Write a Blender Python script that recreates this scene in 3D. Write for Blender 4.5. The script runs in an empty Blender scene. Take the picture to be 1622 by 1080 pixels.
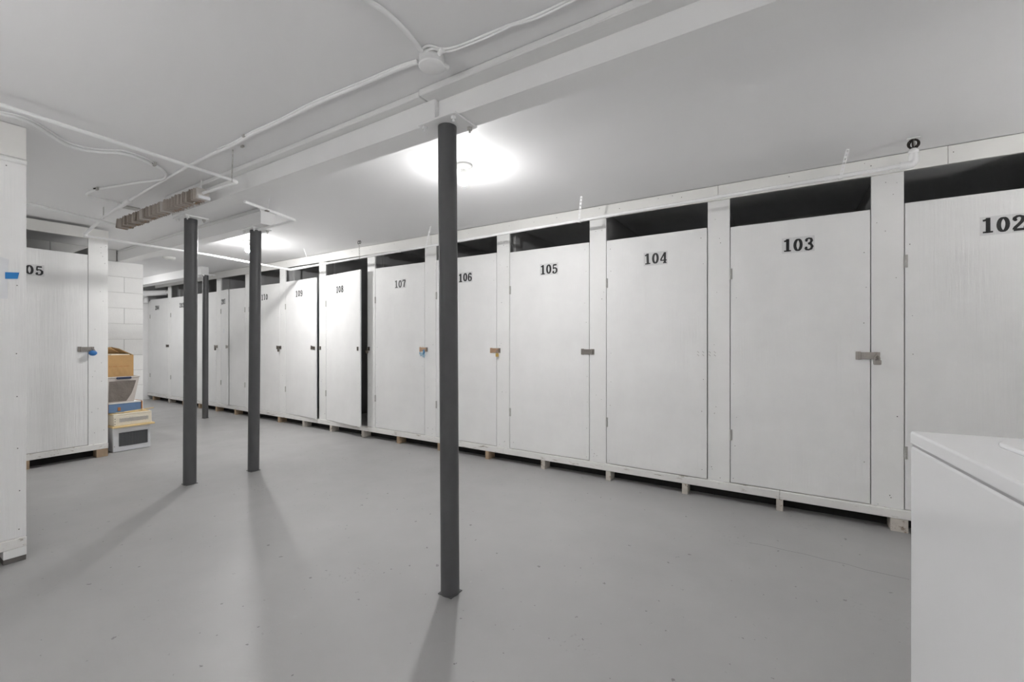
import bpy, math, random
from mathutils import Vector, Matrix

random.seed(7)
SC = bpy.context.scene
COL = SC.collection

# ------------------------------------------------------------------ camera
F = 684.0                     # focal length in pixels of the 1622 px wide frame
CAMH = 1.2
TH = math.atan2(426, 684)     # heading of the camera to the locker row normal
cT, sT = math.cos(TH), math.sin(TH)
cam_d = bpy.data.cameras.new('camera')
cam_d.sensor_width = 36.0
cam_d.lens = 36.0 * F / 1622.0
cam_d.clip_start = 0.02
cam = bpy.data.objects.new('camera', cam_d)
COL.objects.link(cam)
cam.location = (0, 0, CAMH)
cam.rotation_euler = (math.pi / 2, 0, TH)
SC.camera = cam

# ------------------------------------------------------------------ world, view, lamps
W = bpy.data.worlds.new('world')
SC.world = W
W.use_nodes = True
W.node_tree.nodes['Background'].inputs[0].default_value = (0.8, 0.8, 0.8, 1)
W.node_tree.nodes['Background'].inputs[1].default_value = 0.0
SC.view_settings.view_transform = 'Standard'
SC.view_settings.look = 'None'
SC.view_settings.gamma = 1.0
SC.view_settings.use_curve_mapping = False
SC.view_settings.exposure = 1.7
SC.cycles.diffuse_bounces = 8
SC.cycles.max_bounces = 12
BULB = 150.0                  # radiance of a bulb
CEIL = 2.375
# bare bulbs on the ceiling (x, y, brightness factor); the last one hangs over the far end, out of view
LAMPS = [(-1.80, 2.28, 3.9), (-5.30, 2.66, 5.2), (-9.3, 2.15, 5.0)]
# added fill uplighters on stands outside the view, invented to brighten the room (x, y, z, radiance)
FILL_LAMPS = [(-1.9, -1.0, 1.5, 38.0), (1.5, -0.8, 1.5, 43.0), (-5.4, -0.9, 1.5, 12.0), (2.3, 2.5, 1.5, 25.0)]


# ------------------------------------------------------------------ pixel -> place
def ray(px, py):
    X = (px - 811.0) / F
    Y = (540.0 - py) / F
    return Vector((cT * X - sT, sT * X + cT, Y))


def aty(px, py, y):
    d = ray(px, py)
    k = y / d.y
    return Vector((d.x * k, y, CAMH + d.z * k))


def atx(px, py, x):
    d = ray(px, py)
    k = x / d.x
    return Vector((x, d.y * k, CAMH + d.z * k))


def atz(px, py, z):
    d = ray(px, py)
    k = (z - CAMH) / d.z
    return Vector((d.x * k, d.y * k, z))


# ------------------------------------------------------------------ materials
def nt(name):
    m = bpy.data.materials.new(name)
    m.use_nodes = True
    t = m.node_tree
    b = t.nodes['Principled BSDF']
    return m, t, b


def node(t, kind, **kw):
    n = t.nodes.new(kind)
    for k, v in kw.items():
        if k in n.inputs:
            n.inputs[k].default_value = v
        else:
            setattr(n, k, v)
    return n


def coords(t, scale, world=False):
    mp = t.nodes.new('ShaderNodeMapping')
    mp.inputs['Scale'].default_value = scale
    if world:
        g = t.nodes.new('ShaderNodeNewGeometry')
        t.links.new(g.outputs['Position'], mp.inputs['Vector'])
    else:
        g = t.nodes.new('ShaderNodeTexCoord')
        t.links.new(g.outputs['Object'], mp.inputs['Vector'])
    return mp.outputs['Vector']


def painted(name, col, rough=0.5, var=0.04, bump=0.15, gscale=(30, 30, 3), vscale=2.5, dirt=None, bdist=0.002, spec=0.4):
    """painted surface: faint tone variation, fine relief and, if asked, scuffs of a dirt colour"""
    m, t, b = nt(name)
    v = coords(t, (1, 1, 1))
    n1 = node(t, 'ShaderNodeTexNoise', Scale=vscale, Detail=5.0, Roughness=0.6)
    t.links.new(v, n1.inputs['Vector'])
    r = t.nodes.new('ShaderNodeValToRGB')
    lo = tuple(max(0, c * (1 - var)) for c in col) + (1,)
    hi = tuple(min(1, c * (1 + var)) for c in col) + (1,)
    r.color_ramp.elements[0].color = lo
    r.color_ramp.elements[1].color = hi
    r.color_ramp.elements[0].position = 0.3
    r.color_ramp.elements[1].position = 0.7
    t.links.new(n1.outputs['Fac'], r.inputs['Fac'])
    out = r.outputs['Color']
    if dirt:
        v2 = coords(t, dirt[2])
        n2 = node(t, 'ShaderNodeTexNoise', Scale=1.0, Detail=7.0, Roughness=0.7)
        t.links.new(v2, n2.inputs['Vector'])
        r2 = t.nodes.new('ShaderNodeValToRGB')
        r2.color_ramp.elements[0].position = dirt[1]
        r2.color_ramp.elements[1].position = dirt[1] + 0.08
        r2.color_ramp.elements[0].color = (0, 0, 0, 1)
        r2.color_ramp.elements[1].color = (1, 1, 1, 1)
        t.links.new(n2.outputs['Fac'], r2.inputs['Fac'])
        mx = t.nodes.new('ShaderNodeMixRGB')
        mx.inputs['Color2'].default_value = tuple(dirt[0]) + (1,)
        t.links.new(r2.outputs['Color'], mx.inputs['Fac'])
        t.links.new(out, mx.inputs['Color1'])
        out = mx.outputs['Color']
    t.links.new(out, b.inputs['Base Color'])
    b.inputs['Roughness'].default_value = rough
    b.inputs['Specular IOR Level'].default_value = spec
    if bump > 0:
        v3 = coords(t, gscale)
        n3 = node(t, 'ShaderNodeTexNoise', Scale=1.0, Detail=4.0, Roughness=0.6)
        t.links.new(v3, n3.inputs['Vector'])
        bp = t.nodes.new('ShaderNodeBump')
        bp.inputs['Strength'].default_value = bump
        bp.inputs['Distance'].default_value = bdist
        t.links.new(n3.outputs['Fac'], bp.inputs['Height'])
        t.links.new(bp.outputs['Normal'], b.inputs['Normal'])
    return m


def plain(name, col, rough=0.5, metal=0.0, spec=0.5, alpha=None, trans=None):
    m = painted(name, col, rough, 0.05, 0.05, (60, 60, 60), 12.0, spec=spec)
    b = m.node_tree.nodes['Principled BSDF']
    b.inputs['Metallic'].default_value = metal
    if trans:
        b.inputs['Transmission Weight'].default_value = trans
    return m


M = {}
M['door'] = painted('painted_plywood', (0.84, 0.84, 0.835), 0.5, 0.035, 0.8, (60, 60, 3.0), 3.0, ((0.45, 0.43, 0.40), 0.70, (11, 11, 4)), bdist=0.003)
M['post'] = painted('painted_board', (0.85, 0.85, 0.84), 0.5, 0.03, 0.35, (45, 45, 2.5), 3.0, ((0.45, 0.43, 0.40), 0.73, (14, 14, 4)))
M['sill'] = painted('painted_sill', (0.80, 0.79, 0.77), 0.55, 0.05, 0.4, (4, 60, 60), 4.0, ((0.36, 0.31, 0.26), 0.585, (7, 20, 45)))
M['header'] = painted('painted_header', (0.86, 0.855, 0.83), 0.5, 0.03, 0.3, (3, 50, 50), 3.0, ((0.5, 0.47, 0.42), 0.74, (9, 15, 15)))
M['ceil'] = painted('painted_ceiling', (0.86, 0.86, 0.866), 0.6, 0.012, 0.12, (6, 6, 6), 0.8)
M['wall'] = painted('painted_wall', (0.84, 0.84, 0.84), 0.6, 0.02, 0.2, (20, 20, 20), 1.5)
M['block'] = painted('painted_concrete_block', (0.86, 0.86, 0.85), 0.65, 0.03, 0.7, (70, 70, 70), 4.0, ((0.5, 0.49, 0.47), 0.72, (8, 8, 8)))
M['mortar'] = painted('painted_mortar', (0.6, 0.6, 0.59), 0.8, 0.04, 0.5, (80, 80, 80), 6.0)
M['beam'] = painted('painted_steel', (0.86, 0.86, 0.86), 0.4, 0.025, 0.15, (12, 30, 30), 2.0, ((0.45, 0.43, 0.41), 0.76, (8, 25, 25)))
M['nailer'] = painted('painted_timber', (0.80, 0.80, 0.795), 0.5, 0.03, 0.4, (4, 60, 60), 2.5, ((0.4, 0.38, 0.36), 0.74, (6, 30, 30)))
M['pipe'] = painted('painted_pipe', (0.93, 0.93, 0.93), 0.4, 0.03, 0.1, (20, 20, 20), 5.0)
M['column'] = painted('charcoal_painted_steel', (0.095, 0.095, 0.098), 0.42, 0.08, 0.12, (90, 90, 90), 5.0)
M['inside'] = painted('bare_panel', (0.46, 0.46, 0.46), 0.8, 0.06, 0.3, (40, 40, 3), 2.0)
M['wood'] = painted('raw_timber', (0.42, 0.31, 0.21), 0.75, 0.2, 0.5, (60, 60, 6), 9.0)
M['footpaint'] = painted('scuffed_timber', (0.58, 0.54, 0.49), 0.7, 0.15, 0.5, (60, 60, 12), 12.0, ((0.25, 0.19, 0.14), 0.56, (25, 25, 30)))
M['steel'] = plain('zinc_steel', (0.36, 0.335, 0.31), 0.32, 0.9)
M['steel_dk'] = plain('tarnished_steel', (0.16, 0.14, 0.12), 0.45, 0.8)
M['copper'] = plain('bronze_plate', (0.62, 0.42, 0.29), 0.35, 0.8)
M['brass'] = plain('brass', (0.72, 0.50, 0.16), 0.3, 0.9)
M['hinge'] = painted('painted_hinge', (0.5, 0.49, 0.47), 0.5, 0.1, 0.2, (60, 60, 60), 30.0)
M['black'] = plain('black_vinyl', (0.012, 0.012, 0.013), 0.45)
M['card'] = plain('clear_grey_sticker', (0.70, 0.70, 0.70), 0.35)
M['blue'] = plain('blue_plastic', (0.035, 0.18, 0.48), 0.35)
M['bluepale'] = plain('pale_blue_film', (0.45, 0.60, 0.70), 0.35)
M['midblue2'] = plain('blue_film', (0.12, 0.30, 0.50), 0.35)
M['footdark'] = painted('grimy_timber', (0.15, 0.14, 0.13), 0.8, 0.2, 0.4, (30, 30, 30), 9.0)
M['gapshade'] = painted('gap_shade_board', (0.025, 0.024, 0.023), 0.9, 0.2, 0.4, (4, 30, 30), 9.0)  # near-black colour stands in for the shade under the lockers
M['tape'] = plain('blue_masking_tape', (0.02, 0.21, 0.55), 0.6)
M['paper'] = plain('white_paper', (0.78, 0.79, 0.81), 0.7)
M['navy'] = plain('navy_plastic', (0.03, 0.045, 0.10), 0.4)
M['rust'] = painted('rusty_fin', (0.40, 0.355, 0.32), 0.6, 0.25, 0.4, (50, 50, 50), 6.0, ((0.34, 0.18, 0.07), 0.60, (3, 18, 18)))
M['rust2'] = painted('dark_rusty_fin', (0.28, 0.24, 0.205), 0.6, 0.25, 0.4, (50, 50, 50), 6.0, ((0.34, 0.18, 0.07), 0.58, (3, 18, 18)))
M['rust3'] = painted('pale_rusty_fin', (0.50, 0.455, 0.415), 0.6, 0.2, 0.4, (50, 50, 50), 6.0, ((0.34, 0.20, 0.09), 0.64, (3, 18, 18)))
M['finwhite'] = painted('painted_fin', (0.62, 0.59, 0.56), 0.5, 0.1, 0.2, (50, 50, 50), 9.0)
M['darkiron'] = plain('dark_iron', (0.05, 0.042, 0.038), 0.6, 0.6)
M['nail'] = plain('nail_dimple', (0.10, 0.095, 0.09), 0.7)
M['porcelain'] = plain('white_porcelain', (0.8, 0.8, 0.78), 0.2)
M['enamel'] = painted('white_enamel', (0.88, 0.885, 0.895), 0.16, 0.005, 0.0, spec=0.5)
M['enamel_lid'] = painted('white_gloss_lid', (0.95, 0.95, 0.955), 0.05, 0.005, 0.0, spec=0.6)
M['cardboard'] = painted('brown_cardboard', (0.46, 0.28, 0.12), 0.8, 0.1, 0.3, (8, 8, 90), 6.0)
M['cardboard_in'] = painted('brown_cardboard_inside', (0.40, 0.25, 0.11), 0.85, 0.1, 0.3, (8, 8, 90), 6.0)
M['fabric'] = painted('grey_cloth', (0.20, 0.175, 0.155), 0.9, 0.15, 0.7, (14, 14, 18), 9.0, bdist=0.01)
M['tote'] = plain('milky_plastic', (0.62, 0.57, 0.53), 0.3)
M['ivory'] = painted('yellowed_plastic', (0.76, 0.70, 0.58), 0.45, 0.04, 0.1, (30, 30, 30), 6.0)
M['yellowwood'] = painted('pale_yellow_wood', (0.76, 0.58, 0.30), 0.55, 0.08, 0.2, (30, 4, 60), 8.0)
M['orange'] = painted('orange_brown_edge', (0.42, 0.18, 0.06), 0.6, 0.15, 0.1, (30, 30, 30), 9.0)
M['midblue'] = painted('blue_board', (0.13, 0.22, 0.38), 0.5, 0.1, 0.1, (30, 30, 30), 6.0)
M['acwhite'] = painted('white_appliance_steel', (0.70, 0.71, 0.73), 0.4, 0.02, 0.05, (30, 30, 30), 5.0)
M['slot'] = plain('dark_coil', (0.035, 0.037, 0.04), 0.6)
M['slotgrey'] = plain('grey_coil_fin', (0.22, 0.225, 0.235), 0.5, 0.5)
M['grille'] = plain('grey_grille', (0.40, 0.40, 0.41), 0.5)


def mat_bulb(fac):
    m, t, b = nt('lit_bulb')
    b.inputs['Base Color'].default_value = (1, 1, 1, 1)
    b.inputs['Emission Color'].default_value = (1.0, 0.99, 0.982, 1)
    b.inputs['Emission Strength'].default_value = BULB * fac
    return m


def mat_floor():
    m, t, b = nt('grey_floor_paint')
    v = coords(t, (1, 1, 1), True)

    def noise(scale, detail, rough):
        n = node(t, 'ShaderNodeTexNoise', Scale=scale, Detail=detail, Roughness=rough)
        t.links.new(v, n.inputs['Vector'])
        return n.outputs['Fac']

    def ramp(fac, p0, p1, c0, c1):
        r = t.nodes.new('ShaderNodeValToRGB')
        r.color_ramp.elements[0].position = p0
        r.color_ramp.elements[1].position = p1
        r.color_ramp.elements[0].color = tuple(c0) + (1,)
        r.color_ramp.elements[1].color = tuple(c1) + (1,)
        t.links.new(fac, r.inputs['Fac'])
        return r.outputs['Color']

    def mix(fac, a, c2):
        x = t.nodes.new('ShaderNodeMixRGB')
        t.links.new(fac, x.inputs['Fac'])
        t.links.new(a, x.inputs['Color1'])
        x.inputs['Color2'].default_value = tuple(c2) + (1,)
        return x.outputs['Color']

    base = ramp(noise(0.9, 5, 0.6), 0.3, 0.7, (0.35, 0.348, 0.345), (0.41, 0.408, 0.404))
    # small scuffs and paint chips
    base = mix(ramp(noise(26, 3, 0.5), 0.705, 0.725, (0, 0, 0), (0.8, 0.8, 0.8)), base, (0.16, 0.155, 0.15))
    base = mix(ramp(noise(34, 2, 0.5), 0.755, 0.77, (0, 0, 0), (0.5, 0.5, 0.5)), base, (0.45, 0.44, 0.43))
    # clusters of darker scuffs
    fine = ramp(noise(48, 4, 0.6), 0.60, 0.64, (0, 0, 0), (1, 1, 1))
    patch = ramp(noise(2.3, 2, 0.5), 0.62, 0.70, (0, 0, 0), (0.55, 0.55, 0.55))
    mul = t.nodes.new('ShaderNodeMixRGB')
    mul.blend_type = 'MULTIPLY'
    mul.inputs['Fac'].default_value = 1.0
    t.links.new(fine, mul.inputs['Color1'])
    t.links.new(patch, mul.inputs['Color2'])
    base = mix(mul.outputs['Color'], base, (0.20, 0.195, 0.19))
    t.links.new(base, b.inputs['Base Color'])
    rr = ramp(noise(3.0, 4, 0.6), 0.3, 0.7, (0.36, 0.36, 0.36), (0.50, 0.50, 0.50))
    t.links.new(rr, b.inputs['Roughness'])
    b.inputs['Specular IOR Level'].default_value = 0.4
    n = node(t, 'ShaderNodeTexNoise', Scale=38.0, Detail=4.0, Roughness=0.6)
    t.links.new(v, n.inputs['Vector'])
    bp = t.nodes.new('ShaderNodeBump')
    bp.inputs['Strength'].default_value = 0.12
    bp.inputs['Distance'].default_value = 0.004
    t.links.new(n.outputs['Fac'], bp.inputs['Height'])
    t.links.new(bp.outputs['Normal'], b.inputs['Normal'])
    return m


M['floor'] = mat_floor()


# ------------------------------------------------------------------ mesh building
class MB:
    def __init__(s):
        s.v, s.f, s.sm = [], [], []

    def add(s, verts, faces, smooth=False):
        o = len(s.v)
        s.v += [tuple(p) for p in verts]
        s.f += [tuple(i + o for i in f) for f in faces]
        s.sm += [smooth] * len(faces)
        return s

    def box(s, x0, x1, y0, y1, z0, z1, bev=0.0):
        x0, x1 = min(x0, x1), max(x0, x1)
        y0, y1 = min(y0, y1), max(y0, y1)
        z0, z1 = min(z0, z1), max(z0, z1)
        if bev <= 0:
            v = [(x, y, z) for z in (z0, z1) for y in (y0, y1) for x in (x0, x1)]
            return s.add(v, [(0, 2, 3, 1), (4, 5, 7, 6), (0, 1, 5, 4), (2, 6, 7, 3), (0, 4, 6, 2), (1, 3, 7, 5)])
        b = min(bev, (x1 - x0) / 2.01, (y1 - y0) / 2.01, (z1 - z0) / 2.01)
        # chamfered box: 24 vertices
        v, idx = [], {}
        for i, x in enumerate((x0, x1)):
            for j, y in enumerate((y0, y1)):
                for k, z in enumerate((z0, z1)):
                    sx, sy, sz = (1 if i == 0 else -1), (1 if j == 0 else -1), (1 if k == 0 else -1)
                    idx[i, j, k, 0] = len(v); v.append((x, y + sy * b, z + sz * b))
                    idx[i, j, k, 1] = len(v); v.append((x + sx * b, y, z + sz * b))
                    idx[i, j, k, 2] = len(v); v.append((x + sx * b, y + sy * b, z))
        f = []
        for i in (0, 1):
            q = [idx[i, 0, 0, 0], idx[i, 1, 0, 0], idx[i, 1, 1, 0], idx[i, 0, 1, 0]]
            f.append(tuple(q if i else q[::-1]))
        for j in (0, 1):
            q = [idx[0, j, 0, 1], idx[1, j, 0, 1], idx[1, j, 1, 1], idx[0, j, 1, 1]]
            f.append(tuple(q[::-1] if j else q))
        for k in (0, 1):
            q = [idx[0, 0, k, 2], idx[1, 0, k, 2], idx[1, 1, k, 2], idx[0, 1, k, 2]]
            f.append(tuple(q if k else q[::-1]))
        for i in (0, 1):
            for j in (0, 1):
                q = [idx[i, j, 0, 0], idx[i, j, 0, 1], idx[i, j, 1, 1], idx[i, j, 1, 0]]
                f.append(tuple(q if i == j else q[::-1]))
            for k in (0, 1):
                q = [idx[i, 0, k, 0], idx[i, 0, k, 2], idx[i, 1, k, 2], idx[i, 1, k, 0]]
                f.append(tuple(q[::-1] if i == k else q))
        for j in (0, 1):
            for k in (0, 1):
                q = [idx[0, j, k, 1], idx[0, j, k, 2], idx[1, j, k, 2], idx[1, j, k, 1]]
                f.append(tuple(q if j == k else q[::-1]))
        for key in [(i, j, k) for i in (0, 1) for j in (0, 1) for k in (0, 1)]:
            q = [idx[key + (a,)] for a in range(3)]
            f.append(tuple(q if sum(key) % 2 else q[::-1]))
        return s.add(v, f)

    def tube(s, pts, r, seg=10, caps=True, radii=None):
        pts = [Vector(p) for p in pts]
        n = len(pts)
        t0 = (pts[1] - pts[0]).normalized()
        up = Vector((0, 0, 1)) if abs(t0.z) < 0.9 else Vector((1, 0, 0))
        a = t0.cross(up).normalized()
        rings = []
        for i, p in enumerate(pts):
            t = (pts[min(i + 1, n - 1)] - pts[max(i - 1, 0)]).normalized()
            a = (a - t * a.dot(t)).normalized()
            b = t.cross(a)
            rr = radii[i] if radii else r
            rings.append([p + (a * math.cos(2 * math.pi * k / seg) + b * math.sin(2 * math.pi * k / seg)) * rr for k in range(seg)])
        v = [q for g in rings for q in g]
        f = []
        for i in range(n - 1):
            for k in range(seg):
                k2 = (k + 1) % seg
                f.append((i * seg + k, i * seg + k2, (i + 1) * seg + k2, (i + 1) * seg + k))
        s.add(v, f, True)
        if caps:
            s.add(rings[0], [tuple(range(seg))[::-1]])
            s.add(rings[-1], [tuple(range(seg))])
        return s

    def lathe(s, prof, c=(0, 0, 0), seg=20, smooth=True):
        v, f = [], []
        for (r, z) in prof:
            for k in range(seg):
                a = 2 * math.pi * k / seg
                v.append((c[0] + r * math.cos(a), c[1] + r * math.sin(a), c[2] + z))
        for i in range(len(prof) - 1):
            for k in range(seg):
                k2 = (k + 1) % seg
                f.append((i * seg + k, i * seg + k2, (i + 1) * seg + k2, (i + 1) * seg + k))
        return s.add(v, f, smooth)

    def prism(s, poly, axis_fn, d0, d1):
        """extrude a 2-D polygon; axis_fn(u, v, d) gives the 3-D point"""
        n = len(poly)
        v = [axis_fn(u, w, d0) for u, w in poly] + [axis_fn(u, w, d1) for u, w in poly]
        f = [tuple(range(n))[::-1], tuple(range(n, 2 * n))]
        f += [(i, (i + 1) % n, n + (i + 1) % n, n + i) for i in range(n)]
        return s.add(v, f)

    def mesh(s, name, mat):
        me = bpy.data.meshes.new(name)
        me.from_pydata(s.v, [], s.f)
        me.polygons.foreach_set('use_smooth', s.sm)
        me.materials.append(mat)
        me.update()
        return me

    def build(s, name, mat, parent=None, fix=True):
        me = s.mesh(name, mat)
        if fix:
            import bmesh
            bm = bmesh.new()
            bm.from_mesh(me)
            bmesh.ops.recalc_face_normals(bm, faces=bm.faces)
            bm.to_mesh(me)
            bm.free()
        return link(name, me, parent)


def link(name, me, parent=None):
    o = bpy.data.objects.new(name, me)
    COL.objects.link(o)
    if parent is not None:
        o.parent = parent
        # meshes are written in room coordinates unless the parent is a moved door
        o.matrix_parent_inverse = Matrix.Identity(4)
        off = parent.get('_off')
        if off is not None:
            o.location = (-off[0], -off[1], -off[2])
    return o


def tag(o, label=None, cat=None, group=None, kind=None):
    if label: o['label'] = label
    if cat: o['category'] = cat
    if group: o['group'] = group
    if kind: o['kind'] = kind
    return o


def thing(name, loc, label, cat, group=None):
    o = bpy.data.objects.new(name, None)
    COL.objects.link(o)
    o.empty_display_size = 0.1
    o.location = loc
    o['_off'] = list(loc)
    return tag(o, label, cat, group)


def round_path(pts, r, n=5):
    pts = [Vector(p) for p in pts]
    out = [pts[0]]
    for i in range(1, len(pts) - 1):
        a, b, c = pts[i - 1], pts[i], pts[i + 1]
        d1, d2 = (a - b), (c - b)
        k = min(r, d1.length * 0.45, d2.length * 0.45)
        p, q = b + d1.normalized() * k, b + d2.normalized() * k
        for j in range(n + 1):
            t = j / n
            out.append(p * (1 - t) ** 2 + b * 2 * t * (1 - t) + q * t * t)
    out.append(pts[-1])
    return out


def struct(name, mb, mat, parent=None):
    o = mb.build(name, mat, parent)
    if parent is None:
        tag(o, kind='structure')
    return o


# ------------------------------------------------------------------ room shell
N0 = 3.6                      # front of the long locker row
XR, XL = 3.2, -11.10          # right wall, far left wall
YF, YB = -2.6, 4.90           # wall behind the camera, wall behind the lockers
fl = struct('floor', MB().box(XL - 0.15, XR + 0.15, YF - 0.15, YB + 0.15, -0.12, 0.0), M['floor'])
struct('ceiling', MB().box(XL - 0.15, XR + 0.15, YF - 0.15, YB + 0.15, CEIL, CEIL + 0.12), M['ceil'])
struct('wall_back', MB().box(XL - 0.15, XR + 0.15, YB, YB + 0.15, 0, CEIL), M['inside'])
struct('wall_front', MB().box(XL - 0.15, XR + 0.15, YF - 0.15, YF, 0, CEIL), M['wall'])
struct('wall_right', MB().box(XR, XR + 0.15, YF, YB, 0, CEIL), M['wall'])
struct('wall_left', MB().box(XL - 0.15, XL, YF, YB, 0, CEIL), M['wall'])

# hairline crack in the floor paint
cr = []
for px, py in ((1186, 859), (1215, 864), (1250, 873), (1275, 877), (1310, 887), (1340, 893), (1372, 902), (1410, 911), (1440, 917)):
    p = atz(px, py, 0.0)
    cr.append(Vector((p.x, p.y + random.uniform(-.006, .006), 0.0004)))
v, f = [], []
for i, p in enumerate(cr):
    w = 0.0013
    v += [(p.x, p.y - w, 0.0005), (p.x, p.y + w, 0.0005)]
    if i:
        f.append((2 * i - 2, 2 * i, 2 * i + 1, 2 * i - 1))
MB().add(v, f).build('crack', M['nail'], fl)

# concrete block wall end beside the pile of boxes
BX = -6.09 * 1.2              # its face
BY1 = 1.93 * 1.2              # its free end
BEAM_Z = CAMH + 0.86 * CAMH   # underside of the beams
mort = MB().box(BX - 0.20, BX - 0.004, YF + 0.002, BY1 - 0.004, 0, BEAM_Z - 0.002)
mort.box(BX - 0.20, BX - 0.004, YF + 0.002, 1.70 * 1.2, BEAM_Z - 0.003, CEIL)
bw = struct('wall_block_pier', mort, M['mortar'])
bw['label'] = 'white painted concrete block wall end behind the pile of boxes'
CH = 0.2035
course = 0
z = 0.0
shared = {}
while z < CEIL - 0.02:
    zt = min(z + CH, CEIL)
    if z < BEAM_Z - 0.02 < zt:
        zt = BEAM_Z
    end = BY1 if z < BEAM_Z - 0.01 else 1.70 * 1.2
    y = end - (0.40 if course % 2 == 0 else 0.20)
    yr = end
    while yr > 0.9:
        key = (round(yr - y, 3), round(zt - z, 3))
        if key not in shared:
            shared[key] = MB().box(-0.03, 0.003, 0.002, key[0] - 0.002, 0.002, key[1] - 0.002, 0.003).mesh('block', M['block'])
        o = link('block', shared[key], bw)
        o.location = (BX, y, z)
        yr = y
        y -= 0.40
    course += 1
    z = zt

# ------------------------------------------------------------------ digits
def ell(cx, cy, rx, ry, n=20):
    return [(cx + rx * math.cos(2 * math.pi * i / n), cy + ry * math.sin(2 * math.pi * i / n)) for i in range(n + 1)]


G6 = [(.48, .8), (.42, .92), (.3, .95), (.16, .82), (.1, .55), (.1, .3), (.17, .1), (.3, .05), (.44, .12), (.5, .3), (.44, .5), (.3, .56), (.16, .48), (.1, .35)]
GLYPH = {   # strokes, each a path and a thickness factor; balls are round terminals
    '0': ([(ell(.3, .5, .20, .43), 1.05)], []),
    '1': ([([(.34, 0), (.34, 1.0)], 1.1), ([(.10, .06), (.56, .06)], 1.0), ([(.34, .93), (.22, .86), (.1, .84)], 1.0)], []),
    '2': ([([(.1, .72), (.12, .85), (.22, .94), (.34, .95), (.46, .88), (.48, .74), (.42, .58), (.28, .4), (.14, .24), (.08, .09)], 1.0),
           ([(.06, .08), (.54, .08)], 1.5), ([(.53, .06), (.54, .28)], .5)], [(.14, .72, .09)]),
    '3': ([([(.1, .78), (.16, .9), (.28, .95), (.42, .9), (.46, .76), (.4, .6), (.24, .54)], 1.0),
           ([(.24, .54), (.42, .48), (.5, .3), (.44, .12), (.28, .05), (.14, .09), (.08, .22)], 1.0)], [(.13, .77, .085), (.12, .23, .085)]),
    '4': ([([(.42, 0), (.42, 1.0)], 1.0), ([(.40, .97), (.06, .32)], .7), ([(.03, .28), (.58, .28)], 1.0), ([(.27, .05), (.57, .05)], .9)], []),
    '5': ([([(.14, .91), (.5, .91)], 1.5), ([(.15, .95), (.12, .5)], .6),
           ([(.12, .52), (.24, .6), (.38, .58), (.5, .45), (.49, .22), (.38, .08), (.24, .05), (.12, .1), (.08, .22)], 1.0)], [(.13, .23, .085)]),
    '6': ([(G6, 1.0)], [(.45, .79, .085)]),
    '7': ([([(.06, .9), (.54, .9)], 1.6), ([(.08, .9), (.07, .68)], .5), ([(.52, .9), (.36, .5), (.28, 0)], 1.1)], []),
    '8': ([(ell(.3, .74, .16, .205), 1.0), (ell(.3, .27, .19, .22), 1.0)], []),
    '9': ([([(.6 - x, 1 - y) for x, y in G6], 1.0)], [(.15, .21, .085)]),
}
DIG = {}


def digit_mesh(ch):
    """a slab-serif digit 1 unit tall, extruded a little towards -y"""
    if ch in DIG:
        return DIG[ch]
    mb = MB()
    H = 0.088
    D = 0.0012

    def P(u, w, d):
        return (u * H * 1.02, -d, w * H)

    for path, k in GLYPH[ch][0]:
        L, R = [], []
        n = len(path)
        closed = path[0] == path[-1] or (abs(path[0][0] - path[-1][0]) + abs(path[0][1] - path[-1][1])) < 1e-6
        for i in range(n):
            a = path[i - 1] if i else (path[-2] if closed else path[0])
            b = path[i + 1] if i < n - 1 else (path[1] if closed else path[-1])
            dx, dy = b[0] - a[0], b[1] - a[1]
            l = math.hypot(dx, dy)
            dx, dy = dx / l, dy / l
            w = (0.105 + 0.085 * abs(dy)) * k / 2
            L.append((path[i][0] - dy * w, path[i][1] + dx * w))
            R.append((path[i][0] + dy * w, path[i][1] - dx * w))
        for i in range(n - 1):
            mb.prism([L[i], L[i + 1], R[i + 1], R[i]], P, 0, D)
    for bx, by, r in GLYPH[ch][1]:
        mb.prism([(bx + r * math.cos(i * math.pi / 6), by + r * math.sin(i * math.pi / 6)) for i in range(12)], P, 0, D)
    DIG[ch] = mb.mesh('digit', M['black'])
    return DIG[ch]


def put_number(door, text, xc, zc, yf, cards=True):
    """the three stickers of a locker number on the front (local -y) of a door"""
    pitch = 0.0635
    x = xc - pitch * len(text) / 2
    if cards:
        for i in range(len(text)):
            o = MB().box(x + i * pitch + 0.0006, x + (i + 1) * pitch - 0.0006, yf - 0.0006, yf, zc - 0.054, zc + 0.054).build('number_card', M['card'], door)
    for i, ch in enumerate(text):
        o = link('digit', digit_mesh(ch), door)
        o.location = (x + i * pitch + 0.004, yf - 0.0006, zc - 0.044 + random.uniform(-.003, .003))
        o.rotation_euler = (0, random.uniform(-.03, .03), 0)


# ------------------------------------------------------------------ locker doors
def hasp_mesh(w=0.112, hh=0.026):
    """hinged strap that folds over the gap; local x=0 is the door edge"""
    mb = MB()
    mb.box(-0.075, -0.052, -0.005, 0, -hh, hh, 0.001)                 # leaf screwed to the door
    mb.tube([(-0.052, -0.006, -hh), (-0.052, -0.006, hh)], 0.005, 8)   # knuckle
    mb.box(-0.050, 0.034, -0.0085, -0.0045, -hh * 0.86, hh * 0.86, 0.0012)
    mb.box(-0.030, 0.004, -0.0105, -0.0082, -hh * 0.28, hh * 0.28, 0.001)   # pressed rib
    return mb


def staple_mesh():
    mb = MB()
    mb.box(0.012, 0.044, -0.0035, 0, -0.024, 0.024, 0.001)
    pts = [(0.026, -0.003, -0.012), (0.026, -0.020, -0.012), (0.026, -0.026, 0.0), (0.026, -0.020, 0.012), (0.026, -0.003, 0.012)]
    mb.tube(pts, 0.0032, 8)
    return mb


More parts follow.
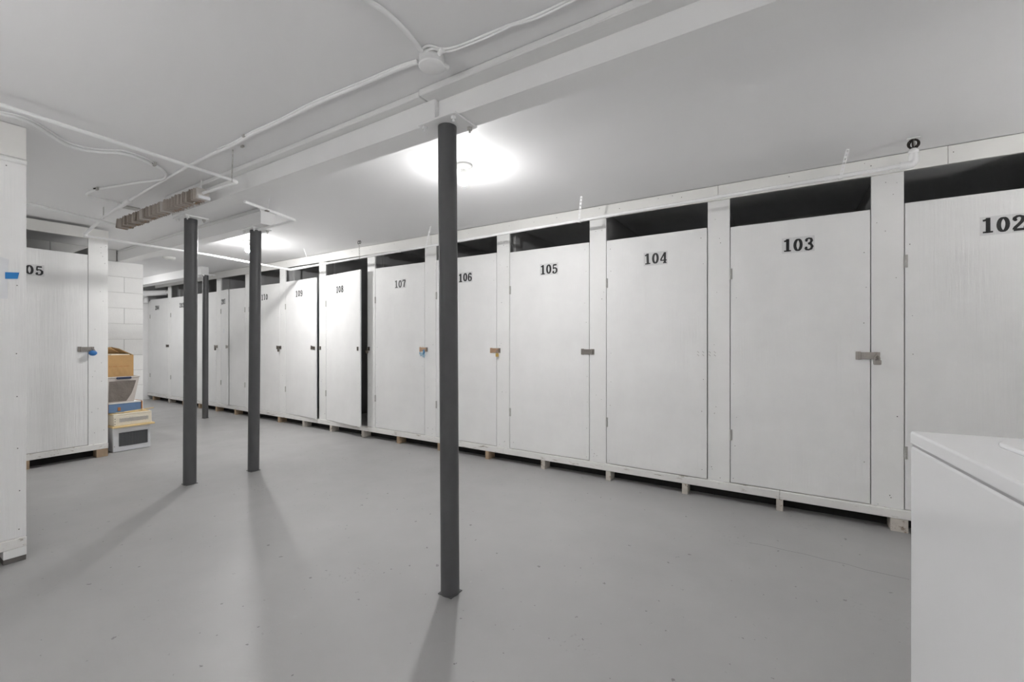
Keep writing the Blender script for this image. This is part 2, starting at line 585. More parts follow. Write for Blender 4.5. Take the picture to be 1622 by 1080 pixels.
def loose_hasp_mesh():
    """a strap hanging open on the door"""
    mb = MB()
    mb.box(-0.020, 0.010, -0.005, 0, -0.024, 0.024, 0.001)
    mb.tube([(0.008, -0.006, -0.022), (0.008, -0.006, 0.022)], 0.005, 8)
    return mb


def hinge_mesh():
    mb = MB()
    for k in range(5):
        z0 = -0.04 + k * 0.016
        mb.tube([(0, 0, z0 + 0.0006), (0, 0, z0 + 0.0154)], 0.0065, 10)
    mb.box(-0.005, 0.012, 0.002, 0.004, -0.04, 0.04, 0.0005)
    return mb


DOOR_T = 0.019
SILL_T = 0.140                # top of the sill
HEAD_B = 2.262                # underside of the header


def make_door(root, name, x0, x1, z1, ang=0.0, number=None, num_px=None, left_hinge=True, hasp='closed', hasp_mat='steel',
              hasp_z=1.105, nz=1.87, face_y=N0, flip=False):
    """door leaf with its hinges, hasp and number; its origin is the hinge line on the front face"""
    g = 0.005
    w = (x1 - x0) - 2 * g
    z0 = SILL_T + 0.006
    hx = x0 + g if left_hinge else x1 - g
    o = MB().box(0 if left_hinge else -w, w if left_hinge else 0, 0, DOOR_T, 0, z1 - z0, 0.0015).build(name, M['door'], root)
    off = root['_off']
    o.location = (hx - off[0], face_y - off[1], z0 - off[2])
    o.rotation_euler = (0, 0, -ang if left_hinge else ang)
    for hz in (0.50, 1.70):
        h = hinge_mesh().build('hinge', M['hinge'], o)
        h.location = (0.001 if left_hinge else -0.001, -0.004, hz - z0)
    e = w if left_hinge else -w
    if hasp == 'closed':
        h = hasp_mesh().build('hasp', M[hasp_mat], o)
        h.location = (e, -0.0005, hasp_z - z0)
    elif hasp == 'open':
        h = loose_hasp_mesh().build('hasp', M[hasp_mat], o)
        h.location = (e - 0.045, -0.0005, hasp_z - z0)
    elif hasp == 'swung':     # strap folded back over the door
        h = hasp_mesh().build('hasp', M[hasp_mat], o)
        h.location = (e - 0.05, -0.0005, hasp_z - z0)
        h.rotation_euler = (0, 0.1, 0)
    if number:
        if num_px is not None:
            xn = aty(num_px, 540, face_y).x - hx
        else:
            xn = e / 2
        put_number(o, number, xn, nz - z0, -0.0004, number in ('102', '103', '104', '105', '106', '107'))
    # nail dimples along the edges
    nb = MB()
    for k in range(9):
        zz = 0.05 + (z1 - z0 - 0.1) * k / 8
        for xx in (0.03, w - 0.03):
            if random.random() < 0.55:
                xx2 = xx + random.uniform(-.012, .012)
                zz2 = zz + random.uniform(-.03, .03)
                r = random.uniform(0.0018, 0.0032)
                xx2 = xx2 if left_hinge else -xx2
                nb.add([(xx2 + r * math.cos(a * math.pi / 3), -0.0003, zz2 + r * math.sin(a * math.pi / 3)) for a in range(6)], [tuple(range(6))])
    if nb.f:
        nn = nb.build('nail_heads', M['nail'], o, fix=False)
        nn['kind'] = 'stuff'
    return o


def nails_on_post(root, x0, x1, yf):
    nb = MB()
    for z in (0.20, 0.24, 0.7, 1.15, 1.6, 1.95, 2.15, 2.2):
        for k in range(2):
            if random.random() < 0.75:
                x = random.uniform(x0 + 0.015, x1 - 0.015)
                zz = z + random.uniform(-.05, .03)
                r = random.uniform(0.002, 0.0036)
                nb.add([(x + r * math.cos(a * math.pi / 3), yf - 0.0004, zz + r * math.sin(a * math.pi / 3)) for a in range(6)], [tuple(range(6))])
    if nb.f:
        nn = nb.build('nail_heads', M['nail'], root, fix=False)
        nn['kind'] = 'stuff'


# (number, opening x0, opening x1, door top z, right post x1, door angle, number px, hasp, hasp material, label)
X = lambda px: aty(px, 540, N0).x
ROW = [
    ('204', -11.00, X(266), 2.042, X(270.5), 0.0, 249, 'closed', 'steel_dk', 'white plywood storage locker numbered 204 in the far corner below ceiling pipes'),
    ('203', X(270.5), -9.17, 2.035, -9.02, 0.0, 288, 'closed', 'steel_dk', 'white plywood storage locker numbered 203, second from the far corner'),
    ('202', -9.02, X(343), 2.045, X(350), 0.0, None, 'closed', 'steel', 'white plywood storage locker half hidden behind the thin far column, beside 201'),
    ('201', X(350), X(388.5), 2.052, X(394.5), 0.0, 355.6, None, None, 'white two-leaf storage locker numbered 201 with one narrow leaf ajar'),
    ('110', X(394.5), X(443), 2.055, X(452), 0.0, 419, 'closed', 'steel_dk', 'white plywood storage locker numbered 110, partly behind a dark column'),
    ('109', X(452), X(505.5), 2.060, X(516), 0.055, 476, 'swung', 'steel_dk', 'white plywood storage locker numbered 109 with its hasp swung back'),
    ('108', X(516), X(582), 2.075, X(594), 0.125, 543, 'open', 'steel_dk', 'white plywood storage locker numbered 108, door standing ajar with a black gap'),
    ('107', X(594), X(673), 2.086, X(690.5), 0.0, 634, 'closed', 'copper', 'white plywood storage locker numbered 107 with pale blue plastic on its hasp'),
    ('106', X(690.5), X(787), 2.087, X(807), 0.0, 737, 'closed', 'copper', 'white plywood storage locker numbered 106 behind the nearest dark column'),
    ('105', X(807), X(934), 2.072, X(960), 0.0, 869.5, 'closed', 'steel', 'white plywood storage locker numbered 105 with a bare hasp and no padlock'),
    ('104', X(960), X(1121), 2.066, X(1156), 0.012, 1038.5, None, None, 'white plywood storage locker numbered 104 with no hasp, number on bare paint'),
    ('103', X(1156), X(1380), 2.050, X(1432), 0.0, 1264, 'closed', 'steel', 'white plywood storage locker numbered 103 with a silver padlock on its hasp'),
    ('102', X(1432), X(1432) + 0.835, 2.064, X(1432) + 0.985, 0.0, 1589, 'closed', 'steel', 'white plywood storage locker numbered 102 beside the white washing machine'),
]
PANEL_B = 4.88
for i, (num, x0, x1, zt, xp, ang, npx, hasp, hmat, label) in enumerate(ROW):
    root = thing('storage_locker', ((x0 + x1) / 2, N0 + 0.5, 0), label, 'locker', 'numbered lockers of the long row')
    # side partition on its right, floor
    xm = (x1 + xp) / 2
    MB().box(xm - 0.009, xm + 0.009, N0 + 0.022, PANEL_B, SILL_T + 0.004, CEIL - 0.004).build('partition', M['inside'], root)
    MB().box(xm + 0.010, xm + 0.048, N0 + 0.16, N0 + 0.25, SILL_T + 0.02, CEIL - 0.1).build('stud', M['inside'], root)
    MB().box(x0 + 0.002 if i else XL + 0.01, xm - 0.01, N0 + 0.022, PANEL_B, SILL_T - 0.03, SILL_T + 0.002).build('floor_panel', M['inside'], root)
    MB().box(x1, xp, N0, N0 + 0.02, SILL_T + 0.001, HEAD_B + 0.03, 0.0015).build('post', M['post'], root)
    nails_on_post(root, x1, xp, N0)
    if num == '201':
        xs = X(365)
        d1 = make_door(root, 'door', x0, xs, zt, 0.13, num, npx, True, 'closed', 'steel', nz=1.862)
        MB().box(0.105, 0.165, -0.0008, -0.0002, 1.18, 1.26).build('paper_note', M['paper'], d1)
        d2 = make_door(root, 'door', xs, x1, zt, 0.045, None, None, False, None)
    else:
        d = make_door(root, 'door', x0, x1, zt, ang, num if num != '202' else '202', npx, True, hasp, hmat)
    if num in ('109', '108', '202', '203', '204', '107', '106', '105', '103', '102', '110'):
        s = staple_mesh().build('staple', M['steel_dk' if hmat == 'steel_dk' else 'steel'], root)
        s.location = (Vector((x1, N0 - 0.0005, 1.105)) - Vector(root['_off']))
    if num == '104':   # scars of a removed hasp on door edge and post
        sc = MB()
        for bx, on_door in ((-0.066, 1), (-0.030, 1), (0.014, 0), (0.050, 0)):
            for j in range(2):
                bz = 1.115 - j * 0.024
                yy = N0 - 0.0006 - (0.011 if on_door else 0)
                cx = x1 + bx
                sc.add([(cx - 0.008, yy, bz + 0.006), (cx - 0.004, yy, bz + 0.007), (cx + 0.008, yy, bz - 0.006), (cx + 0.004, yy, bz - 0.007)], [(0, 1, 2, 3)])
        sc.build('hasp_scars', M['hinge'], root, fix=False)['kind'] = 'stuff'
# first post at the corner and the boarded end right of 102
tag(MB().box(XL + 0.004, -11.00, N0, N0 + 0.02, SILL_T + 0.001, 2.02, 0.0015).build('corner_post', M['post']),
    'narrow white board closing the locker row against the far wall', 'board')
xe = ROW[-1][4]
tag(MB().box(xe + 0.003, XR - 0.003, N0, N0 + 0.02, SILL_T + 0.001, HEAD_B + 0.03, 0.002).build('end_panel', M['door']),
    'white boarded panel at the right end of the locker row past 102', 'panel')

# header board of the row, in lengths
root = thing('header_rail', (-4, N0, HEAD_B), 'long white header board nailed along the ceiling above the locker row', 'header board')
cuts = [X(247.5), X(420), X(527), X(685), X(1138), X(1500), XR - 0.004]
for a, b in zip(cuts[:-1], cuts[1:]):
    MB().box(a + 0.001, b - 0.001, N0 - 0.021, N0 - 0.001, HEAD_B, CEIL - 0.003 - random.uniform(0, .003), 0.002).build('header_board', M['header'], root)
nb = MB()
for k in range(40):
    x = random.uniform(-10.5, 1.3)
    z = random.uniform(HEAD_B + 0.05, CEIL - 0.02)
    r = random.uniform(0.002, 0.0035)
    nb.add([(x + r * math.cos(a * math.pi / 3), N0 - 0.0215, z + r * math.sin(a * math.pi / 3)) for a in range(6)], [tuple(range(6))])
nn = nb.build('nail_heads', M['nail'], root, fix=False)
nn['kind'] = 'stuff'

# sill and its feet
root = thing('sill_rail', (-4, N0, 0), 'long white sill under the locker doors, raised on timber stubs', 'sill')
cuts = [XL + 0.006, X(340), X(505), X(800), X(1235), XR - 0.006]
SB = 0.083
for a, b in zip(cuts[:-1], cuts[1:]):
    MB().box(a + 0.001, b - 0.001, N0 - 0.016, N0 + 0.02, SB, SILL_T, 0.003).build('sill_board', M['sill'], root)
for px, w, mt in ((242, .05, 'wood'), (267, .05, 'footpaint'), (289.5, .05, 'wood'), (315, .06, 'wood'), (342, .05, 'wood'), (372, .05, 'wood'), (441, .05, 'wood'),
                  (480, .05, 'footpaint'), (523.5, .045, 'footpaint'), (574, .045, 'footpaint'), (630, .045, 'wood'), (695, .045, 'wood'),
                  (771, .042, 'wood'), (859.5, .042, 'footpaint'), (963, .042, 'footpaint'), (1084.5, .042, 'footpaint'), (1235, .042, 'footpaint'),
                  (1425, .085, 'footpaint'), (1600, .042, 'footpaint')):
    x = aty(px, 780, N0 - 0.016).x
    MB().box(x - w / 2, x + w / 2, N0 - 0.012, N0 + 0.10, 0, SB - 0.001, 0.002).build('foot_block', M[mt], root)
# runner under the lockers, coloured near-black to paint in the shade of the gap
MB().box(XL + 0.01, XR - 0.01, N0 + 0.105, N0 + 0.145, 0.0, SB - 0.002).build('runner', M['gapshade'], root)


# ------------------------------------------------------------------ padlocks
def padlock(x, y, z, label, body, w=0.034, hgt=0.038, shackle='steel', shape='box', normal=(0, -1), tilt=0.0):
    """hangs from a staple at (x, y, z); normal is the facing of the door"""
    r = thing('padlock', (x, y, z), label, 'padlock')
    mb = MB()
    if shape == 'round':
        prof = [(0.001, -0.011), (w / 2 * .8, -0.010), (w / 2, -0.004), (w / 2, 0.004), (w / 2 * .8, 0.010), (0.001, 0.011)]
        tmp = MB().lathe(prof, (0, 0, 0), 16)
        mb.add([(p[0] * 1.2, p[2], p[1] - 0.040) for p in tmp.v], tmp.f, True)
    else:
        mb.box(-w / 2, w / 2, -0.009, 0.009, -0.026 - hgt, -0.026, 0.004)
        mb.lathe([(0.0001, -0.0262 - hgt), (0.004, -0.0262 - hgt), (0.004, -0.026 - hgt + 0.003)], (0, 0, 0), 10)
    sh = MB().tube([(-w * .3, 0, -0.03), (-w * .3, 0, -0.012), (-w * .2, 0, -0.002), (0, 0, 0.002), (w * .2, 0, -0.002), (w * .3, 0, -0.012), (w * .3, 0, -0.03)], 0.0032, 8)
    bo = mb.build('body', M[body], None)
    so = sh.build('shackle', M[shackle], None)
    for o in (bo, so):
        o.parent = r
    r.rotation_euler = (0, tilt, math.atan2(normal[1], normal[0]) + math.pi / 2)
    del r['_off']
    return r


def staple_pos(i, dy=0.034):
    x1 = ROW[i][2]
    return (x1 + 0.026, N0 - dy, 1.105)


padlock(*staple_pos(11), 'small silver padlock hanging on the hasp of locker 103', 'steel', 0.04, 0.03)
padlock(*staple_pos(8), 'small brass padlock hanging on the hasp of locker 106', 'brass', 0.03, 0.036, 'steel')
padlock(*staple_pos(4), 'small dark padlock hanging on the hasp of locker 110', 'steel_dk', 0.034, 0.036, 'steel_dk')
padlock(*staple_pos(2), 'small grey padlock hanging on the hasp between the thin column and 201', 'steel_dk', 0.034, 0.036, 'steel_dk')
padlock(*staple_pos(6), 'dark padlock left hanging on the post beside the ajar door of 108', 'steel_dk', 0.045, 0.03, 'steel_dk', 'round')

# crumpled pale blue plastic tied on the hasp of 107
sx, sy, sz = staple_pos(7)
r = thing('plastic_wrap', (sx, sy, sz - 0.03), 'crumpled pale blue plastic tied round the hasp of locker 107', 'plastic wrap')
for k, (dx, dz, w, hh, mt) in enumerate(((-0.006, -0.030, 0.022, 0.050, 'midblue2'), (-0.040, -0.052, 0.050, 0.036, 'bluepale'), (-0.012, -0.068, 0.036, 0.036, 'bluepale'))):
    mb = MB()
    n, m = 7, 6
    vv, ff = [], []
    for a in range(n):
        for b in range(m):
            u, t = a / (n - 1) - .5, b / (m - 1) - .5
            vv.append((sx + dx + u * w * (1 + .4 * t), sy + random.uniform(-.010, .006) - 0.004 * math.cos(u * 3), sz + dz + t * hh + random.uniform(-.004, .004)))
    for a in range(n - 1):
        for b in range(m - 1):
            ff.append((a * m + b, (a + 1) * m + b, (a + 1) * m + b + 1, a * m + b + 1))
    o = mb.add(vv, ff).build('fold', M[mt], r)
    md = o.modifiers.new('thick', 'SOLIDIFY')
    md.thickness = 0.004

# ------------------------------------------------------------------ locker block on the left (facing the camera side)
LX = -4.98 * 1.2              # its front plane, facing +x
LY1 = 1.333 * 1.2             # its right edge
yd1 = 1.2075 * 1.2            # right edge of its door
yd0 = yd1 - 0.82
HB2 = 2.24
root = thing('storage_locker', (LX - 0.5, (yd0 + yd1) / 2, 0), 'white storage locker ending in 05 on the left, blue padlock, beside the box pile', 'locker', 'lockers of the left aisle')
MB().box(LX - 0.02, LX, yd1, LY1, SILL_T + 0.001, HB2 + 0.02, 0.0015).build('post', M['post'], root)
MB().box(LX - 0.02, LX, yd0 - 0.15, yd0, SILL_T + 0.001, HB2 + 0.02, 0.0015).build('post', M['post'], root)
MB().box(LX - 1.25, LX - 0.022, LY1 - 0.02, LY1 - 0.004, SILL_T + 0.001, CEIL - 0.14).build('side_panel', M['door'], root)
MB().box(LX - 1.25, LX - 0.022, yd0 - 0.08, yd0 - 0.064, SILL_T + 0.001, CEIL - 0.14).build('partition', M['inside'], root)
MB().box(LX - 1.25, LX - 0.022, yd0 - 0.06, LY1 - 0.022, SILL_T - 0.03, SILL_T + 0.002).build('floor_panel', M['inside'], root)
MB().box(LX - 0.021, LX + 0.021 - 0.001, YF + 0.01, LY1 + 0.0, HB2, CEIL - 0.028, 0.002).build('header_board', M['header'], root)
MB().box(LX - 0.02, LX + 0.014, YF + 0.01, LY1, SB, SILL_T, 0.003).build('sill_board', M['sill'], root)
MB().box(LX - 0.02, LX, YF + 0.01, yd0 - 0.152, SILL_T + 0.002, HB2 - 0.002, 0.002).build('front_panel', M['door'], root)
for y in (LY1 - 0.045, LY1 - 0.6, LY1 - 1.3):
    MB().box(LX - 0.10, LX + 0.008, y - 0.045, y + 0.044, 0, SB - 0.001, 0.002).build('foot_block', M['wood'], root)
MB().box(LX - 0.16, LX - 0.12, YF + 0.02, LY1 - 0.01, 0.0, SB - 0.002).build('runner', M['gapshade'], root)  # near-black again, painting the shade below this block
nb = MB()
for k in range(16):
    y = random.uniform(yd1 + 0.02, LY1 - 0.012)
    z = random.uniform(0.18, 2.2)
    q = 0.003
    nb.add([(LX + 0.0004, y + q * math.cos(a * math.pi / 3), z + q * math.sin(a * math.pi / 3)) for a in range(6)], [tuple(range(6))])
nb.build('nail_heads', M['nail'], root, fix=False)['kind'] = 'stuff'
# its door, built facing -y and turned to face +x
w = 0.812
z0 = SILL_T + 0.006
zt = 2.075
d = MB().box(0, w, 0, DOOR_T, 0, zt - z0, 0.0015).build('door', M['door'], root)
off = root['_off']
d.location = (LX - off[0], yd0 + 0.004 - off[1], z0)
d.rotation_euler = (0, 0, math.pi / 2)
for hz in (0.5, 1.7):
    h = hinge_mesh().build('hinge', M['hinge'], d)
    h.location = (-0.002, -0.004, hz - z0)
h = hasp_mesh().build('hasp', M['steel'], d)
h.location = (w, -0.0005, 1.117 - z0)
put_number(d, '205', atx(47, 428, LX).y - yd0 - 0.004, 1.868 - z0, -0.0004)
s = staple_mesh().build('staple', M['steel'], root)
s.location = (LX + 0.0005 - off[0], yd1 - off[1], 1.117)
s.rotation_euler = (0, 0, math.pi / 2)
padlock(LX + 0.034, yd1 + 0.026, 1.117, 'blue round padlock on the hasp of the left locker ending in 05', 'blue', 0.054, 0.03, 'steel', 'round', (1, 0))

# ------------------------------------------------------------------ near left locker end panel
EX = -2.94 * 1.2
EY = 0.504 * 1.2
root = thing('locker_block', (EX - 0.5, -0.5, 0), 'white plywood locker side at the left edge with paper and blue tape', 'locker')
MB().box(EX - 0.018, EX, YF + 0.01, EY, SILL_T - 0.01, 2.195, 0.0015).build('face_panel', M['door'], root)
MB().box(EX - 0.018, EX + 0.004, YF + 0.01, EY, 2.196, CEIL - 0.004, 0.002).build('top_board', M['header'], root)
MB().tube([(EX + 0.004, YF + 0.02, 2.178), (EX + 0.004, EY - 0.001, 2.178)], 0.013, 10).build('cover_strip', M['post'], root)
MB().box(EX - 1.2, EX - 0.02, EY - 0.018, EY, SILL_T - 0.01, CEIL - 0.004, 0.0015).build('return_panel', M['door'], root)
MB().box(EX - 1.2, EX - 1.182, YF + 0.01, EY - 0.02, SILL_T - 0.01, CEIL - 0.004).build('rear_panel', M['door'], root)
MB().box(EX - 0.03, EX + 0.010, YF + 0.01, EY, 0.075, SILL_T - 0.012, 0.003).build('sill_board', M['sill'], root)
MB().box(EX - 0.07, EX + 0.008, EY - 0.085, EY, 0.028, 0.074, 0.002).build('foot_block', M['post'], root)
MB().box(EX - 0.07, EX + 0.004, EY - 0.085, EY - 0.001, 0.0, 0.027, 0.002).build('foot_block', M['footdark'], root)
MB().box(EX - 1.2, EX - 1.1, EY - 0.09, EY, 0.0, SILL_T - 0.012, 0.002).build('foot_block', M['wood'], root)
MB().box(EX - 0.07, EX + 0.004, YF + 0.5, YF + 0.6, 0.0, 0.074, 0.002).build('foot_block', M['wood'], root)
nb = MB()
for px, py in ((10, 262), (27, 452), (27, 628), (28, 710), (31, 777), (26, 560), (30, 838)):
    p = atx(px, py, EX)
    nb.add([(EX + 0.0005, p.y + .003 * math.cos(a * math.pi / 3), p.z + .003 * math.sin(a * math.pi / 3)) for a in range(6)], [tuple(range(6))])
nb.build('nail_heads', M['nail'], root, fix=False)['kind'] = 'stuff'
# papers and blue tape stuck on it
def quad_x(name, corners, mat, x, th, parent):
    ps = [atx(px, py, x) for px, py in corners]
    mb = MB()
    mb.prism([(p.y, p.z) for p in ps], lambda u, v_, d_: (x + d_, u, v_), 0, th)
    return mb.build(name, mat, parent)


r = thing('paper_notice', (EX + 0.003, 0.45, 1.4), 'faded white paper notice under blue tape on the left locker side', 'notice')
quad_x('sheet', ((-22, 400), (14.5, 411), (12, 431), (10.5, 450), (-22, 447)), M['paper'], EX + 0.0006, 0.0006, r)
quad_x('sheet', ((-22, 437), (11.5, 441), (12.5, 473), (-22, 472)), M['paper'], EX + 0.0015, 0.0006, r)
tag(quad_x('masking_tape', ((8, 431), (30.5, 431.6), (28, 441.6), (8, 441.5)), M['tape'], EX + 0.0024, 0.0005, None),
    'short strip of blue masking tape over the paper notice', 'tape')

# ------------------------------------------------------------------ steel beams and columns
h = CAMH


def beam(name, label, x0, x1, yc, kids):
    r = thing(name, ((x0 + x1) / 2, yc, BEAM_Z), label, 'beam')
    for nm, mt, b in kids:
        MB().box(*b).build(nm, M[mt], r)
    return r


xa = -1.155 * h
x1e = -3.55 * h
NZ = CAMH + 0.955 * h
NZ = min(NZ, CEIL - 0.03)
beam('ceiling_beam', 'white painted ceiling beam carried by the two nearest dark columns', x1e, XR, 1.336 * h, [
    ('beam_section', 'beam', (x1e, xa, 1.281 * h, 1.391 * h, BEAM_Z, NZ - 0.001, 0.002)),
    ('beam_web', 'beam', (xa + 0.001, XR - 0.005, 1.302 * h, 1.375 * h, BEAM_Z + 0.009, NZ - 0.001, 0.002)),
    ('beam_flange', 'beam', (xa + 0.001, XR - 0.005, 1.281 * h, 1.391 * h, BEAM_Z, BEAM_Z + 0.008, 0.001)),
    ('nailer_board', 'nailer', (x1e, -1.20 * h, 1.240 * h, 1.41 * h, NZ, CEIL - 0.002, 0.004)),
    ('nailer_board', 'nailer', (-1.195 * h, XR - 0.005, 1.232 * h, 1.41 * h, NZ - 0.002, CEIL - 0.002, 0.004)),
])
beam('ceiling_beam', 'white painted ceiling beam running from the middle column to the block wall', BX, -3.23 * h, 1.765 * h, [
    ('beam_section', 'beam', (BX - 0.18, -3.23 * h, 1.71 * h, 1.82 * h, BEAM_Z, NZ - 0.001, 0.002)),
    ('nailer_board', 'nailer', (BX - 0.18, -3.235 * h, 1.707 * h, 1.823 * h, NZ, CEIL - 0.002, 0.003)),
])
beam('ceiling_beam', 'bright white ceiling beam at the far end above the thin column', XL, -6.43 * h, 2.66 * h, [
    ('beam_section', 'beam', (XL + 0.004, -6.43 * h, 2.64 * h, 2.73 * h, BEAM_Z + 0.012, CEIL - 0.002, 0.002)),
    ('beam_flange', 'beam', (XL + 0.004, -6.40 * h, 2.62 * h, 2.75 * h, BEAM_Z, BEAM_Z + 0.011, 0.002)),
])


def column(bpx, bpy_, tpx, r, label, zt=BEAM_Z):
    b = atz(bpx, bpy_, 0.0)
    dpt = (ray(bpx, bpy_))
    # same distance, top shifted a little where the tube leans
    k = (0.0 - CAMH) / dpt.z
    tx = ray(tpx, 540)
    t = Vector((tx.x * k, tx.y * k, zt - 0.011))
    root = thing('steel_column', (b.x, b.y, 0), label, 'column', 'dark steel columns')
    MB().tube([b, t], r, 28).build('shaft', M['column'], root)
    MB().box(t.x - 0.115, t.x + 0.115, t.y - 0.085, t.y + 0.085, zt - 0.0105, zt - 0.0005, 0.002).build('top_plate', M['beam'], root)
    for sx in (-1, 1):
        for sy in (-1, 1):
            mb = MB().lathe([(0.0001, -0.014), (0.012, -0.014), (0.013, -0.002), (0.013, 0)], (t.x + sx * 0.088, t.y + sy * 0.06, zt - 0.0108), 6, False)
            mb.tube([(t.x + sx * 0.088, t.y + sy * 0.06, zt - 0.012), (t.x + sx * 0.088, t.y + sy * 0.06, zt - 0.036)], 0.0055, 8)
            mb.build('bolt', M['beam' if sy < 0 else 'hinge'], root)
    MB().box(b.x - r * 0.93, b.x + r * 0.93, b.y - r * 0.93, b.y + r * 0.93, 0.0, 0.004, 0.001).build('base_plate', M['column'], root)
    return root


column(713, 938, 708.5, 0.0445, 'nearest charcoal painted steel column standing in the middle of the floor')
column(300.5, 766, 302.5, 0.0470, 'charcoal steel column on the left under the rusty finned heater')
column(401.5, 745, 405, 0.0470, 'charcoal steel column in front of locker 110, beside a lit bulb')
column(325, 662, 325.5, 0.0400, 'thin charcoal steel column farthest back, in front of the numbered 200s lockers')


# ------------------------------------------------------------------ ceiling lamps
def lamp(x, y, fac, label):
    r = thing('ceiling_lamp', (x, y, CEIL), label, 'lamp', 'bare bulb ceiling lamps')
    MB().lathe([(0.0001, 0), (0.056, 0), (0.058, -0.006), (0.050, -0.013), (0.030, -0.020), (0.021, -0.030), (0.0001, -0.030)], (x, y, CEIL - 0.0005), 24).build('lampholder', M['porcelain'], r)
    MB().lathe([(0.0185, -0.030), (0.019, -0.055), (0.017, -0.062), (0.0001, -0.062)], (x, y, CEIL), 16).build('socket', M['porcelain'], r)
    # bulb: only the dome lit, sparing the ceiling; faint neck glow added to look lit
    dome = [(0.0001, -0.138), (0.010, -0.1365), (0.020, -0.131), (0.028, -0.121), (0.0300, -0.1155)]
    neck = [(0.0300, -0.1155), (0.0318, -0.108), (0.0316, -0.102), (0.0300, -0.090), (0.0275, -0.082), (0.024, -0.072), (0.021, -0.063), (0.0001, -0.0625)]
    MB().lathe(dome, (x, y, CEIL), 20).build('bulb', mat_bulb(fac), r)
    MB().lathe(neck, (x, y, CEIL), 20).build('bulb_neck', mat_bulb(fac * 0.012), r)
    return r


LL = ['lit bare bulb on the ceiling just behind the nearest dark column',
      'lit bare bulb on the ceiling beside the middle dark column',
      'lit bare bulb on the ceiling at the far end above 203']
for (x, y, fc), lb in zip(LAMPS, LL):
    lamp(x, y, fc, lb)


def fill_lamp(x, y, z, rad, label):  # added light source outside the view, lifts ceiling and floor
    r = thing('fill_uplighter', (x, y, 0), label, 'lamp')
    MB().tube([(x, y, 0.25), (x, y, z - 0.13)], 0.012, 10).build('pole', M['steel_dk'], r)
    for k in range(3):
        a = k * 2 * math.pi / 3 + 0.4
        MB().tube([(x, y, 0.45), (x + 0.38 * math.cos(a), y + 0.38 * math.sin(a), 0.012)], 0.01, 8).build('leg', M['steel_dk'], r)
    MB().lathe([(0.0001, -0.14), (0.045, -0.14), (0.045, -0.112), (0.0001, -0.112)], (x, y, z), 16).build('socket', M['black'], r)
    prof = [(0.03, -0.115), (0.09, -0.10), (0.15, -0.06), (0.19, 0.0), (0.20, 0.03), (0.204, 0.03), (0.194, 0.0), (0.153, -0.064), (0.09, -0.106), (0.03, -0.121)]
    MB().lathe(prof, (x, y, z), 24).build('reflector_bowl', M['porcelain'], r)
    m, t, b = nt('fill_globe')
    b.inputs['Base Color'].default_value = (1, 1, 1, 1)
    b.inputs['Emission Color'].default_value = (1.0, 0.99, 0.982, 1)
    b.inputs['Emission Strength'].default_value = rad
    MB().lathe([(0.09 * math.sin(math.pi * k / 12) + 0.0001, -0.09 * math.cos(math.pi * k / 12)) for k in range(13)], (x, y, z), 24).build('globe', m, r)


for (x, y, z, rad), lb in zip(FILL_LAMPS, ('added fill uplighter with white bowl on a tripod in the open floor facing the lockers', 'added fill uplighter with white bowl on a tripod in front of the washing machine', 'added fill uplighter with white bowl on a tripod in the left aisle', 'added fill uplighter with white bowl on a tripod right of the washing machine')):
    fill_lamp(x, y, z, rad, lb)

# smoke detector
p = atz(268, 407, CEIL)
r = thing('smoke_detector', (p.x, p.y, CEIL), 'round white smoke detector on the far ceiling', 'smoke detector')
MB().lathe([(0.0001, 0), (0.075, 0), (0.078, -0.012), (0.066, -0.030), (0.030, -0.038), (0.0001, -0.038)], (p.x, p.y, CEIL - 0.0005), 24).build('housing', M['porcelain'], r)
MB().lathe([(0.0001, -0.040), (0.020, -0.040), (0.022, -0.036)], (p.x, p.y, CEIL), 16).build('sensor_cap', M['grille'], r)

# ------------------------------------------------------------------ pipes and cables
PZ0 = CAMH + 0.852 * h        # height of the hung pipe at its right end
PZ1 = CAMH + 0.797 * h
PY = 2.785 * h                # it hangs clear of the row, on straps
pr = aty(1436, 540, PY).x
pl = aty(462, 540, PY).x


def pz(x):
    return PZ1 + (PZ0 - PZ1) * (x - pl) / (pr - pl)


def strap(name, top, bot, parent, mat='pipe', w=0.018, holes=5, dark=None):
    """perforated hanger strap as a thin band with raised hole rims"""
    top, bot = Vector(top), Vector(bot)
    d_ = (bot - top)
    L = d_.length
    d_.normalize()
    side = d_.cross(Vector((0, 1, 0))).normalized() if abs(d_.y) < 0.95 else Vector((1, 0, 0))
    nrm = d_.cross(side).normalized()
    mb = MB()

    def P(u, v_, t):
        return tuple(top + d_ * v_ + side * u + nrm * t)
    n = holes
    for k in range(n):
        a, b = L * k / n, L * (k + 1) / n
        m_ = (b - a) * 0.28
        q = w * 0.24
        for rect in ((-w / 2, w / 2, a, a + m_), (-w / 2, w / 2, b - m_, b), (-w / 2, -q, a + m_, b - m_), (q, w / 2, a + m_, b - m_)):
            mb.prism([(rect[0], rect[2]), (rect[1], rect[2]), (rect[1], rect[3]), (rect[0], rect[3])], P, -0.0008, 0.0008)
    return mb.build(name, M[mat], parent)


r = thing('header_pipe', (pr, PY, PZ0), 'thin white pipe hung on straps along the locker header, with an elbow', 'pipe')
xs_ = [pl + (pr - pl) * k / 24 for k in range(25)]
MB().tube([(x, PY, pz(x)) for x in xs_], 0.0125, 10).build('pipe_run', M['pipe'], r)
